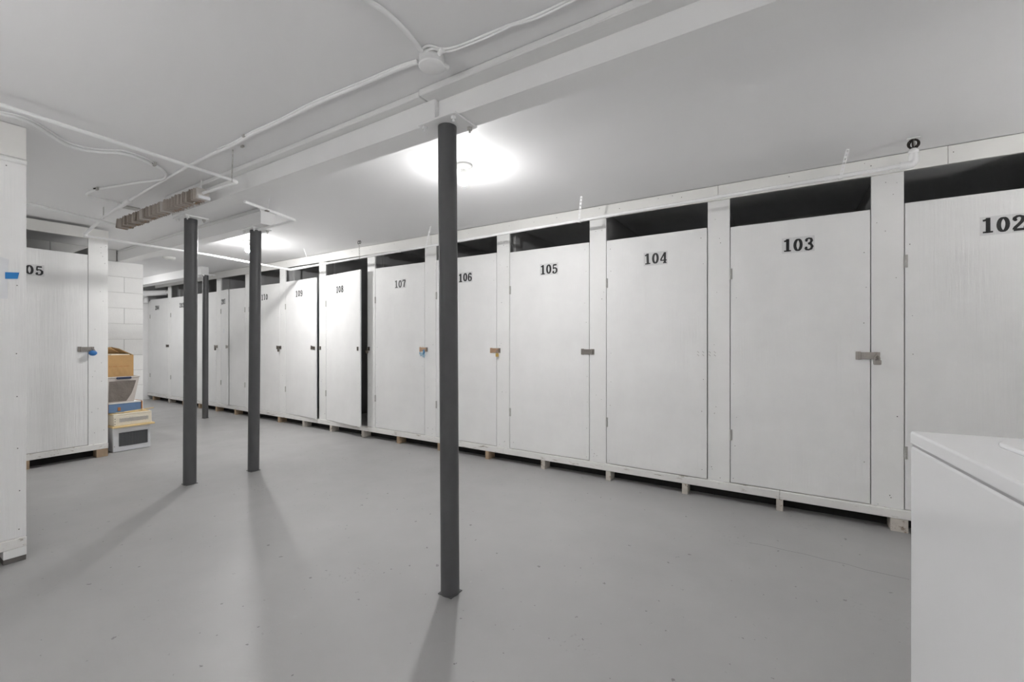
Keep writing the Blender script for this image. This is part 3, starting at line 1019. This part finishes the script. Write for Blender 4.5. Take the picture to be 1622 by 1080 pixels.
# right end: elbow, riser and dark valve up to the ceiling
er = Vector((pr, PY, PZ0))
rx = aty(1447, 540, PY).x
MB().tube(round_path([er + Vector((-0.03, 0, 0)), (rx, PY, PZ0 - 0.004), (rx, PY, PZ0 + 0.055)], 0.045, 6), 0.0215, 14).build('elbow', M['pipe'], r)
MB().tube([(rx, PY, PZ0 + 0.02), (rx, PY, PZ0 + 0.080)], 0.0195, 14).build('riser', M['pipe'], r)
MB().tube([(rx, PY, PZ0 + 0.062), (rx, PY, PZ0 + 0.068), (rx, PY, PZ0 + 0.078), (rx, PY, PZ0 + 0.088)], 0.026, 14, radii=[0.0215, 0.0235, 0.0225, 0.014]).build('collar', M['pipe'], r)
mb = MB()
for a0, rr in ((0.1, 0.026), (1.2, 0.024), (2.4, 0.022)):
    c0 = Vector((rx, PY, PZ0 + 0.115))
    ring = []
    for k in range(15):
        a = 2 * math.pi * k / 14
        ring.append(c0 + Vector((math.cos(a0) * math.cos(a), math.sin(a0) * math.cos(a), math.sin(a))) * rr)
    mb.tube(ring, 0.0045, 6, False)
mb.build('hanger_ring', M['darkiron'], r)
MB().box(rx - 0.03, rx + 0.03, PY - 0.012, PY + 0.012, CEIL - 0.008, CEIL - 0.001, 0.002).build('ceiling_plate', M['pipe'], r)
MB().tube([(rx, PY, PZ0 + 0.085), (rx, PY, CEIL - 0.002)], 0.006, 8).build('hanger_rod', M['hinge'], r)
# couplings
for px in (1312, 1138, 800, 632):
    x = aty(px, 540, PY).x
    MB().tube([(x - 0.022, PY, pz(x - 0.022)), (x + 0.022, PY, pz(x + 0.022))], 0.0145, 10).build('coupling', M['pipe'], r)
# hanger straps to the ceiling
for tp, bp in (((1343, 236), 1331), ((921, 311), 918), ((682, 358), 676)):
    t_ = atz(tp[0], tp[1], CEIL - 0.001)
    x = aty(bp, 540, PY).x
    strap('hanger_strap', t_, (x, PY - 0.014, pz(x) - 0.012), r, 'pipe', 0.017, 7)
    MB().box(x - 0.010, x + 0.010, PY - 0.0165, PY + 0.012, pz(x) - 0.016, pz(x) - 0.0125).build('strap_hook', M['pipe'], r)
# twisted strap above 108 with dark rings
x = aty(571, 540, PY).x
t_ = atz(569, 381, CEIL - 0.001)
strap('hanger_strap', (t_.x, t_.y, CEIL - 0.03), (x, PY - 0.014, pz(x) - 0.012), r, 'hinge', 0.016, 6)
mb = MB()
for dx in (-0.013, 0.014):
    ring = [Vector((t_.x + dx + 0.013 * math.cos(a * math.pi / 6), t_.y, CEIL - 0.022 + 0.018 * math.sin(a * math.pi / 6))) for a in range(13)]
    mb.tube(ring, 0.0035, 6, False)
mb.build('hanger_ring', M['darkiron'], r)
# wire hanger above 109
x = aty(492, 540, PY).x
MB().tube([atz(481, 394, CEIL - 0.001), (x, PY - 0.012, pz(x) + 0.01)], 0.002, 6).build('hanger_wire', M['pipe'], r)

# cross pipe from the drop on the left to the hung pipe
r = thing('cross_pipe', (pl, PY, PZ1), 'white pipe crossing below the ceiling from the left lockers to the row', 'pipe')
ce = Vector((-4.50 * h, 1.08 * h, CAMH + 0.80 * h))
MB().tube([ce, (ce.x - 0.03, 2.3, CAMH + 0.802 * h), (pl - 0.03, PY - 0.05, PZ1)], 0.0115, 10).build('pipe_run', M['pipe'], r)
MB().tube(round_path([(pl - 0.03, PY - 0.06, PZ1), (pl - 0.03, PY, PZ1), (pl - 0.001, PY, PZ1)], 0.03), 0.0155, 10).build('elbow', M['pipe'], r)
MB().tube([(pl + 0.001, PY, pz(pl)), (pl + 0.36, PY, pz(pl + 0.36))], 0.0155, 10).build('sleeve', M['pipe'], r)

# finned heater element with its feed pipes, hung beside the near beam
fz = CAMH + 0.866 * h
fy = 1.190 * h
fx0, fx1 = -4.16 * h, -2.87 * h
r = thing('finned_heater', ((fx0 + fx1) / 2, fy, fz), 'rusty brown finned heater tube hung beside the near beam', 'heater')
elb = Vector((-2.47 * h, fy, CAMH + 0.853 * h))
far = atx(-30, 156, -2.47 * h)
MB().tube(round_path([(far.x, -1.2, far.z + 0.03), far, elb, (fx1, fy, fz), (fx0 - 0.03, fy, fz)], 0.035, 5), 0.0098, 10).build('feed_pipe', M['pipe'], r)
pb = atx(43, 321, -4.2 * h)
MB().tube(round_path([(fx0 - 0.02, fy, fz), (fx0 - 0.06, fy, fz), (fx0 - 0.06, 1.2, fz + 0.02), (fx0 - 0.06, pb.y, pb.z), (fx0 - 0.06, YF + 0.05, pb.z + 0.02)], 0.04, 4), 0.0115, 10).build('return_pipe', M['pipe'], r)
fin = MB()
W2, H2 = 0.040, 0.038
fin.box(-0.002, 0.002, -W2, W2, -H2, H2)
fm = {k: fin.mesh('fin', M[k]) for k in ('rust', 'rust2', 'rust3', 'finwhite')}
NF = 84
for k in range(NF):
    t = k / (NF - 1)
    white = k > NF - 3 or k in (29, 30, 51, 52)
    o = link('fin', fm['finwhite' if white else random.choice(('rust', 'rust', 'rust2', 'rust3'))], r)
    x = fx0 + (fx1 - fx0) * t + random.uniform(-.002, .002)
    o.location = Vector((x, fy + random.uniform(-.006, .006), fz - 0.004 + random.uniform(-.004, .004))) - Vector(r['_off'])
    o.rotation_euler = (random.uniform(-.06, .06), random.uniform(-.14, .14), random.uniform(-.2, .2))
MB().box(fx1 - 0.008, fx1 + 0.012, fy - 0.034, fy + 0.040, fz - 0.044, fz - 0.022, 0.002).build('end_bracket', M['acwhite'], r)
strap('hanger_strap', atz(369, 237, CEIL - 0.001), Vector((-2.47 * h, atx(367, 280, -2.47 * h).y, CAMH + 0.853 * h - 0.012)), r, 'hinge', 0.018, 6)
MB().tube([(fx1 - 0.15, fy + 0.05, CEIL - 0.001), (fx1 - 0.15, fy + 0.05, fz), (fx1 - 0.15, fy, fz - 0.045)], 0.003, 6).build('hanger_wire', M['pipe'], r)

# short pipe loop past the near beam, right of it
r = thing('pipe_loop', (-2.9 * h, 1.6 * h, CAMH + .87 * h), 'white pipe loop turning back beside the middle column', 'pipe')
lz = CAMH + 0.862 * h - 0.016
a = atz(385, 320, lz)
b = atz(468.5, 349, lz)
c = atz(411, 364, lz)
MB().tube(round_path([(a.x + 0.02, a.y, lz), b, (c.x, b.y - 0.0, lz)], 0.03, 5), 0.0115, 10).build('pipe_run', M['pipe'], r)
t_ = atz(428, 310, CEIL - 0.001)
q = atz(423, 331, lz)
strap('hanger_strap', t_, q + Vector((0, 0, -0.012)), r, 'pipe', 0.018, 5)
MB().box(q.x - 0.011, q.x + 0.011, q.y - 0.014, q.y + 0.014, lz - 0.017, lz - 0.0125).build('strap_hook', M['steel_dk'], r)


# cables and conduit fixed to the ceiling
def ceil_path(pts, drop=0.009):
    return [atz(px, py, CEIL - drop) for px, py in pts]


def smooth_path(pts, n=6):
    pts = [Vector(p) for p in pts]
    out = []
    for i in range(len(pts) - 1):
        p0, p1, p2, p3 = pts[max(i - 1, 0)], pts[i], pts[i + 1], pts[min(i + 2, len(pts) - 1)]
        for k in range(n):
            t = k / n
            out.append(0.5 * ((2 * p1) + (p2 - p0) * t + (2 * p0 - 5 * p1 + 4 * p2 - p3) * t * t + (3 * p1 - p0 - 3 * p2 + p3) * t ** 3))
    out.append(pts[-1])
    return out


# junction box near the beam with the cables leaving it
jb = atz(684, 88, CEIL)
r = thing('junction_box', (jb.x, jb.y, CEIL), 'round white junction box on the ceiling where the white cables meet', 'junction box')
MB().lathe([(0.0001, 0), (0.050, 0), (0.052, -0.006), (0.052, -0.040), (0.054, -0.041), (0.054, -0.046), (0.050, -0.049), (0.0001, -0.049)], (jb.x, jb.y, CEIL - 0.0005), 24).build('box_body', M['pipe'], r)
for a in (2.6, 1.3, -0.25):
    c = Vector((jb.x + 0.052 * math.cos(a), jb.y + 0.052 * math.sin(a), CEIL - 0.016))
    e_ = Vector((math.cos(a), math.sin(a), 0))
    MB().tube([c, c + e_ * 0.028], 0.011, 8).build('cable_clamp', M['pipe'], r)

jl = [(662, 98), (640, 105), (600, 122), (560, 139), (500, 164), (440, 194), (400, 212), (370, 229), (330, 247), (290, 268), (250, 291), (206, 317)]
p0 = smooth_path(ceil_path(jl, 0.010))
tag(MB().tube(p0, 0.0095, 8).build('ceiling_conduit', M['pipe']), 'thick white cable along the ceiling from the junction box to the left', 'cable')
p1 = smooth_path(ceil_path([(660, 95), (638, 102), (598, 118.5), (556, 136), (498, 160.5), (440, 190), (398, 209), (372, 224), (345, 236)], 0.006))
tag(MB().tube(p1, 0.0045, 6).build('ceiling_cable', M['pipe']), 'thin white cable running beside the thick one left of the junction box', 'cable')
p2 = smooth_path(ceil_path([(668, 80), (650, 58), (630, 36), (608, 17), (585, 2), (560, -16), (480, -70)], 0.010))
tag(MB().tube(p2, 0.0095, 8).build('ceiling_cable', M['pipe']), 'white cable leaving the junction box towards the top edge of the picture', 'cable')
for dd, lb in ((0, 'upper white cable running right from the junction box beside the beam'), (5, 'lower white cable running right from the junction box beside the beam')):
    p3 = smooth_path(ceil_path([(668 + dd, 78 + dd), (680 + dd, 72 + dd), (700 + dd, 77 + dd), (722, 74 + dd * .9), (760, 59 + dd), (800, 42 + dd * .8), (812, 38 + dd * .4), (850, 24 + dd), (900, 0 + dd), (960, -30 + dd)], 0.008 + dd * 0.001))
    tag(MB().tube(p3, 0.005, 6).build('ceiling_cable', M['pipe']), lb, 'cable')
# fat cable bundle from the left edge
pt = [(-40, 172), (0, 180), (30, 187), (55, 198), (75, 211), (95, 224), (112, 232), (135, 238), (160, 241), (185, 242), (210, 247), (232, 256), (245, 263)]
tag(MB().tube(smooth_path(ceil_path(pt, 0.012)), 0.009, 8).build('ceiling_cable', M['pipe']), 'sagging white cable entering from the left edge above the locker side', 'cable')
pt = [(-40, 168), (0, 176.5), (30, 183), (55, 193), (78, 207), (98, 220), (115, 228), (140, 234), (165, 237), (190, 238), (212, 243), (234, 252), (245, 259)]
tag(MB().tube(smooth_path(ceil_path(pt, 0.006)), 0.005, 6).build('ceiling_cable', M['pipe']), 'thin white cable hugging the sagging one near the left edge', 'cable')
r = thing('bent_conduit', atz(245, 262, CEIL), 'white conduit bent back on itself on the left ceiling, with dark clamps', 'conduit')
pt = [(245, 262), (256, 268), (263, 276), (259, 283), (246, 286), (220, 289), (190, 294), (160, 299), (143, 304), (137, 308), (143, 311), (160, 315), (180, 319), (196, 323)]
MB().tube(smooth_path(ceil_path(pt, 0.012)), 0.0085, 8).build('conduit_run', M['pipe'], r)
for px, py in ((245, 260), (154, 299)):
    c = atz(px, py, CEIL - 0.012)
    MB().box(c.x - 0.016, c.x + 0.016, c.y - 0.006, c.y + 0.006, c.z - 0.012, CEIL - 0.001, 0.001).build('clamp', M['hinge'], r)
    MB().tube([(c.x - 0.01, c.y, CEIL - 0.006), (c.x - 0.022, c.y - 0.016, CEIL - 0.012)], 0.005, 6).build('clamp_bolt', M['darkiron'], r)
for px, py in ((386, 215), (384, 232)):
    c = atz(px, py, CEIL - 0.006)
    tag(MB().box(c.x - 0.012, c.x + 0.012, c.y - 0.006, c.y + 0.006, CEIL - 0.012, CEIL - 0.001, 0.001).build('cable_clip', M['hinge']),
        'small dark cable clip %s the thick ceiling cable' % ('above' if py < 220 else 'below'), 'clip')
# conduit fitting and drop to the left locker header
r = thing('conduit_drop', atz(200, 322, CEIL), 'white conduit fitting with a bent pipe dropping to the left locker header', 'conduit')
a = atz(206, 317, CEIL - 0.012)
b = atz(190, 327, CEIL - 0.012)
MB().tube([a, b], 0.0185, 10).build('fitting', M['pipe'], r)
c = aty(164, 344, 1.10 * h)
MB().tube(round_path([b, c, ce + Vector((0, -0.012, 0.012)), ce + Vector((0, 0.02, 0))], 0.05, 5), 0.0125, 10).build('drop_pipe', M['pipe'], r)
MB().tube([ce + Vector((0.012, -0.006, 0.012)), ce + Vector((-0.002, -0.01, 0.002)), ce + Vector((0, 0.022, 0))], 0.0165, 10).build('elbow', M['pipe'], r)
st = atz(196, 327, CEIL - 0.004)
MB().box(st.x - 0.05, st.x + 0.05, st.y - 0.01, st.y + 0.10, CEIL - 0.010, CEIL - 0.001, 0.002).build('mounting_plate', M['hinge'], r)
strap('hanger_strap', (c.x, c.y, CEIL - 0.001), c + Vector((0, 0, -0.012)), r, 'hinge', 0.02, 5)

# pipes in the dark far corner over locker 204
r = thing('corner_pipes', (XL + 0.4, N0 - 0.2, 2.2), 'cluster of white drain pipes in the far corner above locker 204', 'pipes')
MB().tube(round_path([(XL + 0.05, N0 - 0.25, 2.16), (XL + 0.25, N0 - 0.10, 2.16), (XL + 0.62, N0 + 0.14, 2.18), (XL + 1.2, N0 + 0.4, 2.2)], 0.15), 0.055, 12).build('drain_pipe', M['pipe'], r)
MB().tube(round_path([(XL + 0.04, N0 - 0.16, 2.02), (XL + 0.09, N0 - 0.12, 2.10), (XL + 0.28, N0 - 0.08, 2.17)], 0.05), 0.035, 10).build('branch_pipe', M['pipe'], r)
MB().tube([(XL + 0.07, N0 - 0.06, 1.98), (XL + 0.07, N0 - 0.06, 2.14)], 0.04, 12).build('pipe_hub', M['pipe'], r)
MB().tube([(XL + 0.60, N0 + 0.13, 2.18), (XL + 0.70, N0 + 0.19, 2.184)], 0.062, 12).build('coupling', M['hinge'], r)

# ------------------------------------------------------------------ pile beside the left lockers
fL = atz(178.5, 717.5, 0.0)
fR = atz(238.5, 707.5, 0.0)
ax = (fL.x + fR.x) / 2
y0, y1 = fL.y, fR.y
z = 0.0
# 1 white appliance with a dark coil
r = thing('air_conditioner', (ax - 0.2, (y0 + y1) / 2, 0), 'white boxy air conditioner with dark coil standing on the floor in the pile', 'air conditioner')
MB().box(ax - 0.42, ax - 0.002, y0, y1, 0.002, 0.262, 0.006).build('casing', M['acwhite'], r)
gy0, gy1, gz0, gz1 = y0 + 0.055, y1 - 0.030, 0.062, 0.200
MB().box(ax - 0.003, ax + 0.001, gy0 - 0.004, gy1 + 0.004, gz0 - 0.004, gz1 + 0.004).build('coil_recess', M['slot'], r)
cf = MB().box(0, 0.004, 0, 0.0030, gz0, gz1).mesh('coil_fin', M['slotgrey'])
n = 26
for k in range(n):
    o = link('coil_fin', cf, r)
    o.location = Vector((ax + 0.001, gy0 + (gy1 - gy0 - 0.003) * k / (n - 1), 0)) - Vector(r['_off'])
MB().box(ax - 0.002, ax + 0.001, y0 + 0.012, y0 + 0.018, 0.06, 0.066).build('screw', M['steel_dk'], r)
# 2 ivory unit with a grille and a wooden lip
zb = 0.2635
r = thing('window_fan', (ax - 0.2, (y0 + y1) / 2, zb), 'ivory framed box with grey grille and yellow wooden lip, on the white air conditioner', 'box')
MB().box(ax - 0.42, ax + 0.010, y0 + 0.004, y1 + 0.008, zb + 0.020, zb + 0.130, 0.004).build('body', M['ivory'], r)
MB().box(ax - 0.43, ax + 0.035, y0 - 0.012, y1 + 0.030, zb, zb + 0.019, 0.003).build('wooden_lip', M['yellowwood'], r)
for yy0, yy1, xx0, xx1 in ((y0 + 0.004, y1 + 0.008, ax - 0.035, ax + 0.010), (y0 + 0.004, y0 + 0.045, ax - 0.42, ax - 0.036), (y1 - 0.032, y1 + 0.008, ax - 0.42, ax - 0.036), (y0 + 0.05, y1 - 0.036, ax - 0.42, ax - 0.38)):
    MB().box(xx0, xx1, yy0, yy1, zb + 0.1305, zb + 0.146, 0.003).build('top_frame', M['yellowwood' if yy1 - yy0 < 0.1 else 'ivory'], r)
gs = MB().box(0, 0.003, 0, 0.0045, zb + 0.058, zb + 0.098).mesh('grille_slat', M['grille'])
for k in range(24):
    o = link('grille_slat', gs, r)
    o.location = Vector((ax + 0.010, y0 + 0.055 + 0.0105 * k, random.uniform(-.002, .002))) - Vector(r['_off'])
for k in range(3):
    MB().box(ax + 0.008, ax + 0.012, y0 + 0.012, y0 + 0.020, zb + 0.04 + k * 0.027, zb + 0.046 + k * 0.027).build('vent_slot', M['slot'], r)
# sticks and a crumpled lump on it
zs = zb + 0.1475
for (dx, ya, yb, lb) in ((-0.03, y0 + 0.04, y1 - 0.01, 'front pale wooden stick lying across the ivory box'), (-0.055, y0 + 0.12, y1 + 0.045, 'longer pale wooden stick jutting out right over the ivory box')):
    mb = MB()
    mb.tube([(ax + dx - 0.03, ya, zs + 0.005), (ax + dx + 0.01, yb, zs + 0.005 + (0.02 if yb > y1 else 0))], 0.0055, 6)
    tag(mb.build('wooden_stick', M['yellowwood']), lb, 'stick', 'pale sticks on the pile')
# 3 shallow blue case with orange-brown edges
zc = zb + 0.1475
bx1 = ax - 0.105
r = thing('blue_case', (bx1 - 0.15, (y0 + y1) / 2, zc), 'shallow blue case with orange-brown edging under the grey tote', 'case')
cy0, cy1 = y0 - 0.02, aty(0, 0, 1).y * 0 + atx(226, 600, bx1).y
MB().box(bx1 - 0.30, bx1, cy0 + 0.012, cy1 - 0.014, zc + 0.004, zc + 0.098, 0.004).build('body', M['midblue'], r)
for yy in (cy0, cy1 - 0.013):
    MB().box(bx1 - 0.302, bx1 + 0.003, yy, yy + 0.012, zc, zc + 0.112, 0.003).build('edge_strip', M['orange'], r)
MB().box(bx1 - 0.302, bx1 + 0.003, cy0 + 0.013, cy1 - 0.014, zc + 0.0985, zc + 0.1115, 0.003).build('lid', M['card'], r)
MB().box(bx1 + 0.0005, bx1 + 0.005, cy0 + 0.09, cy0 + 0.115, zc + 0.02, zc + 0.06, 0.002).build('latch', M['orange'], r)
# 4 milky tote stuffed with grey cloth
zd = zc + 0.1130
tx1 = ax - 0.09
ty0 = cy0
tyb = atx(213, 600, tx1).y
tyt = atx(220, 600, tx1).y
HT = 0.285
r = thing('plastic_tote', (tx1 - 0.2, (ty0 + tyb) / 2, zd), 'milky plastic tote with navy handle, full of grey cloth, under the cardboard box', 'tote')
mb = MB()
b0 = [(tx1 - 0.34, ty0 + 0.01), (tx1 - 0.015, ty0 + 0.01), (tx1 - 0.015, tyb), (tx1 - 0.34, tyb)]
b1 = [(tx1 - 0.37, ty0 - 0.02), (tx1 + 0.012, ty0 - 0.02), (tx1 + 0.012, tyt), (tx1 - 0.37, tyt)]
v = [(x, y, zd) for x, y in b0] + [(x, y, zd + HT - 0.012) for x, y in b1]
mb.add(v, [(0, 3, 2, 1)] + [(i, (i + 1) % 4, 4 + (i + 1) % 4, 4 + i) for i in range(4)])
o = mb.build('tub', M['tote'], r)
md = o.modifiers.new('thick', 'SOLIDIFY')
md.thickness = 0.003
md.offset = -1
rim = MB()
for (xa_, ya_), (xb_, yb_) in zip(b1, b1[1:] + b1[:1]):
    rim.tube([(xa_, ya_, zd + HT - 0.008), (xb_, yb_, zd + HT - 0.008)], 0.007, 8)
rim.build('rim', M['tote'], r)
MB().box(tx1 + 0.010, tx1 + 0.026, ty0 + 0.07, ty0 + 0.20, zd + HT - 0.028, zd + HT - 0.004, 0.006).build('handle', M['navy'], r)
# the cloth seen through the front wall: pressed against it, bulging
vv, ff = [], []
na, nb_ = 13, 11
for a in range(na):
    for b in range(nb_):
        u, t = a / (na - 1), b / (nb_ - 1)
        ymax = tyb - 0.030 + (tyt - tyb) * t - 0.02 * (1 - t) ** 2 - 0.05 * max(0, 0.35 - t)
        y = ty0 + 0.012 + (ymax - ty0 - 0.012) * u
        x = tx1 - 0.015 + 0.027 * (t * 0.86 + 0.04) + 0.0035 + 0.002 * math.sin(u * 9 + t * 5) + random.uniform(-.0006, .0006)
        vv.append((x, y, zd + 0.012 + t * (HT - 0.06)))
for a in range(na - 1):
    for b in range(nb_ - 1):
        ff.append((a * nb_ + b, (a + 1) * nb_ + b, (a + 1) * nb_ + b + 1, a * nb_ + b + 1))
MB().add(vv, ff, True).build('cloth', M['fabric'], r)
# 5 open cardboard box
ze = zd + HT + 0.002
kx1 = tx1 + 0.006
ky0 = cy0
ky1 = atx(211.5, 570, kx1).y
HK = 0.235
r = thing('cardboard_box', (kx1 - 0.17, (ky0 + ky1) / 2, ze), 'open brown cardboard box on top of the pile', 'box')
th = 0.004
DX = 0.33
MB().box(kx1 - DX, kx1, ky0, ky1, ze, ze + th).build('bottom', M['cardboard'], r)
MB().box(kx1 - th, kx1, ky0, ky1, ze + th, ze + HK).build('front_wall', M['cardboard'], r)
MB().box(kx1 - DX, kx1 - DX + th, ky0, ky1, ze + th, ze + HK).build('rear_wall', M['cardboard_in'], r)
MB().box(kx1 - DX + th, kx1 - th, ky0, ky0 + th, ze + th, ze + HK).build('side_wall', M['cardboard_in'], r)
MB().box(kx1 - DX + th, kx1 - th, ky1 - th, ky1, ze + th, ze + HK).build('side_wall', M['cardboard_in'], r)
# rear flap standing up, right flap leaning inwards
fb = MB()
fb.add([(kx1 - DX, ky0 + 0.01, ze + HK), (kx1 - DX, ky1 - 0.005, ze + HK), (kx1 - DX - 0.02, ky1 - 0.09, ze + HK + 0.085), (kx1 - DX - 0.02, ky0 + 0.01, ze + HK + 0.075)], [(0, 1, 2, 3)])
o = fb.build('rear_flap', M['cardboard_in'], r)
o.modifiers.new('thick', 'SOLIDIFY').thickness = th
fb = MB()
fb.add([(kx1 - 0.01, ky1, ze + HK), (kx1 - DX, ky1, ze + HK), (kx1 - DX, ky1 - 0.10, ze + HK + 0.085), (kx1 - 0.16, ky1 - 0.08, ze + HK + 0.07)], [(0, 1, 2, 3)])
o = fb.build('side_flap', M['cardboard_in'], r)
o.modifiers.new('thick', 'SOLIDIFY').thickness = th
MB().box(kx1 + 0.0002, kx1 + 0.002, ky0 + 0.01, ky1 - 0.04, ze + HK * 0.46, ze + HK * 0.485).build('tape_edge', M['orange'], r)
fb = MB()
vv, ff = [], []
for a in range(12):
    for b in range(5):
        vv.append((kx1 + 0.0015 + 0.0016 * math.sin(a * 1.9 + b * 1.3), ky0 + 0.01 + (ky1 - ky0 - 0.055) * a / 11, ze + 0.02 + HK * 0.42 * b / 4))
for a in range(11):
    for b in range(4):
        ff.append((a * 5 + b, (a + 1) * 5 + b, (a + 1) * 5 + b + 1, a * 5 + b + 1))
fb.add(vv, ff, True).build('wrinkled_tape', M['cardboard'], r)
r2 = tag(MB().box(kx1 - 0.30, kx1 - 0.010, ky0 + 0.03, ky1 - 0.03, ze + 0.19, ze + HK + 0.008, 0.003).build('paper_stack', M['ivory']), 'white papers filling the open cardboard box', 'papers')

# ------------------------------------------------------------------ washing machine
WZ = 0.93
corner = atz(1441.5, 682, WZ)
VP = 1138.0
ang = math.atan2((VP - 811) / F, 1.0)          # heading of its side, right of the view axis
d1 = Vector((cT * math.sin(ang) - sT * math.cos(ang), sT * math.sin(ang) + cT * math.cos(ang), 0))   # towards its far edge
rotz = math.atan2(d1.y, d1.x) - math.pi / 2
r = thing('washing_machine', (corner.x, corner.y, 0), 'white washing machine in the right foreground with a round-cornered gloss lid', 'washing machine')
del r['_off']
r.rotation_euler = (0, 0, rotz)
# local frame: x to its right, y towards the far edge, origin under the far left corner


def wpart(name, mb, mat, bevel=0.0, seg=3):
    o = mb.build(name, M[mat], r)
    if bevel:
        b_ = o.modifiers.new('bevel', 'BEVEL')
        b_.width = bevel
        b_.segments = seg
        b_.limit_method = 'ANGLE'
        for p_ in o.data.polygons:
            p_.use_smooth = True
        o.modifiers.new('wn', 'WEIGHTED_NORMAL')
    return o


wpart('cabinet', MB().box(0.0, 0.68, -0.72, -0.001, 0.03, WZ - 0.0435), 'enamel', 0.008)
wpart('top_panel', MB().box(-0.001, 0.681, -0.721, 0.0, WZ - 0.039, WZ), 'enamel', 0.007)
wpart('seam', MB().box(0.004, 0.676, -0.716, -0.005, WZ - 0.045, WZ - 0.038), 'grille')


def rrect(x0, x1, y0, y1, rad, n=8):
    out = []
    for cx, cy, a0 in ((x1 - rad, y1 - rad, 0), (x0 + rad, y1 - rad, 90), (x0 + rad, y0 + rad, 180), (x1 - rad, y0 + rad, 270)):
        for k in range(n + 1):
            a = math.radians(a0 + 90 * k / n)
            out.append((cx + rad * math.cos(a), cy + rad * math.sin(a)))
    return out


wpart('lid', MB().prism(rrect(0.122, 0.60, -0.66, -0.118, 0.06), lambda u, w_, d_: (u, w_, d_), WZ - 0.0005, WZ + 0.012), 'enamel_lid', 0.005)
for fx, fy_ in ((0.06, -0.06), (0.62, -0.06), (0.06, -0.66), (0.62, -0.66)):
    wpart('foot', MB().lathe([(0.0001, 0), (0.024, 0), (0.024, 0.012), (0.012, 0.014), (0.012, 0.032)], (fx, fy_, 0), 14), 'black')

for o in list(bpy.data.objects):
    if '_off' in o:
        del o['_off']
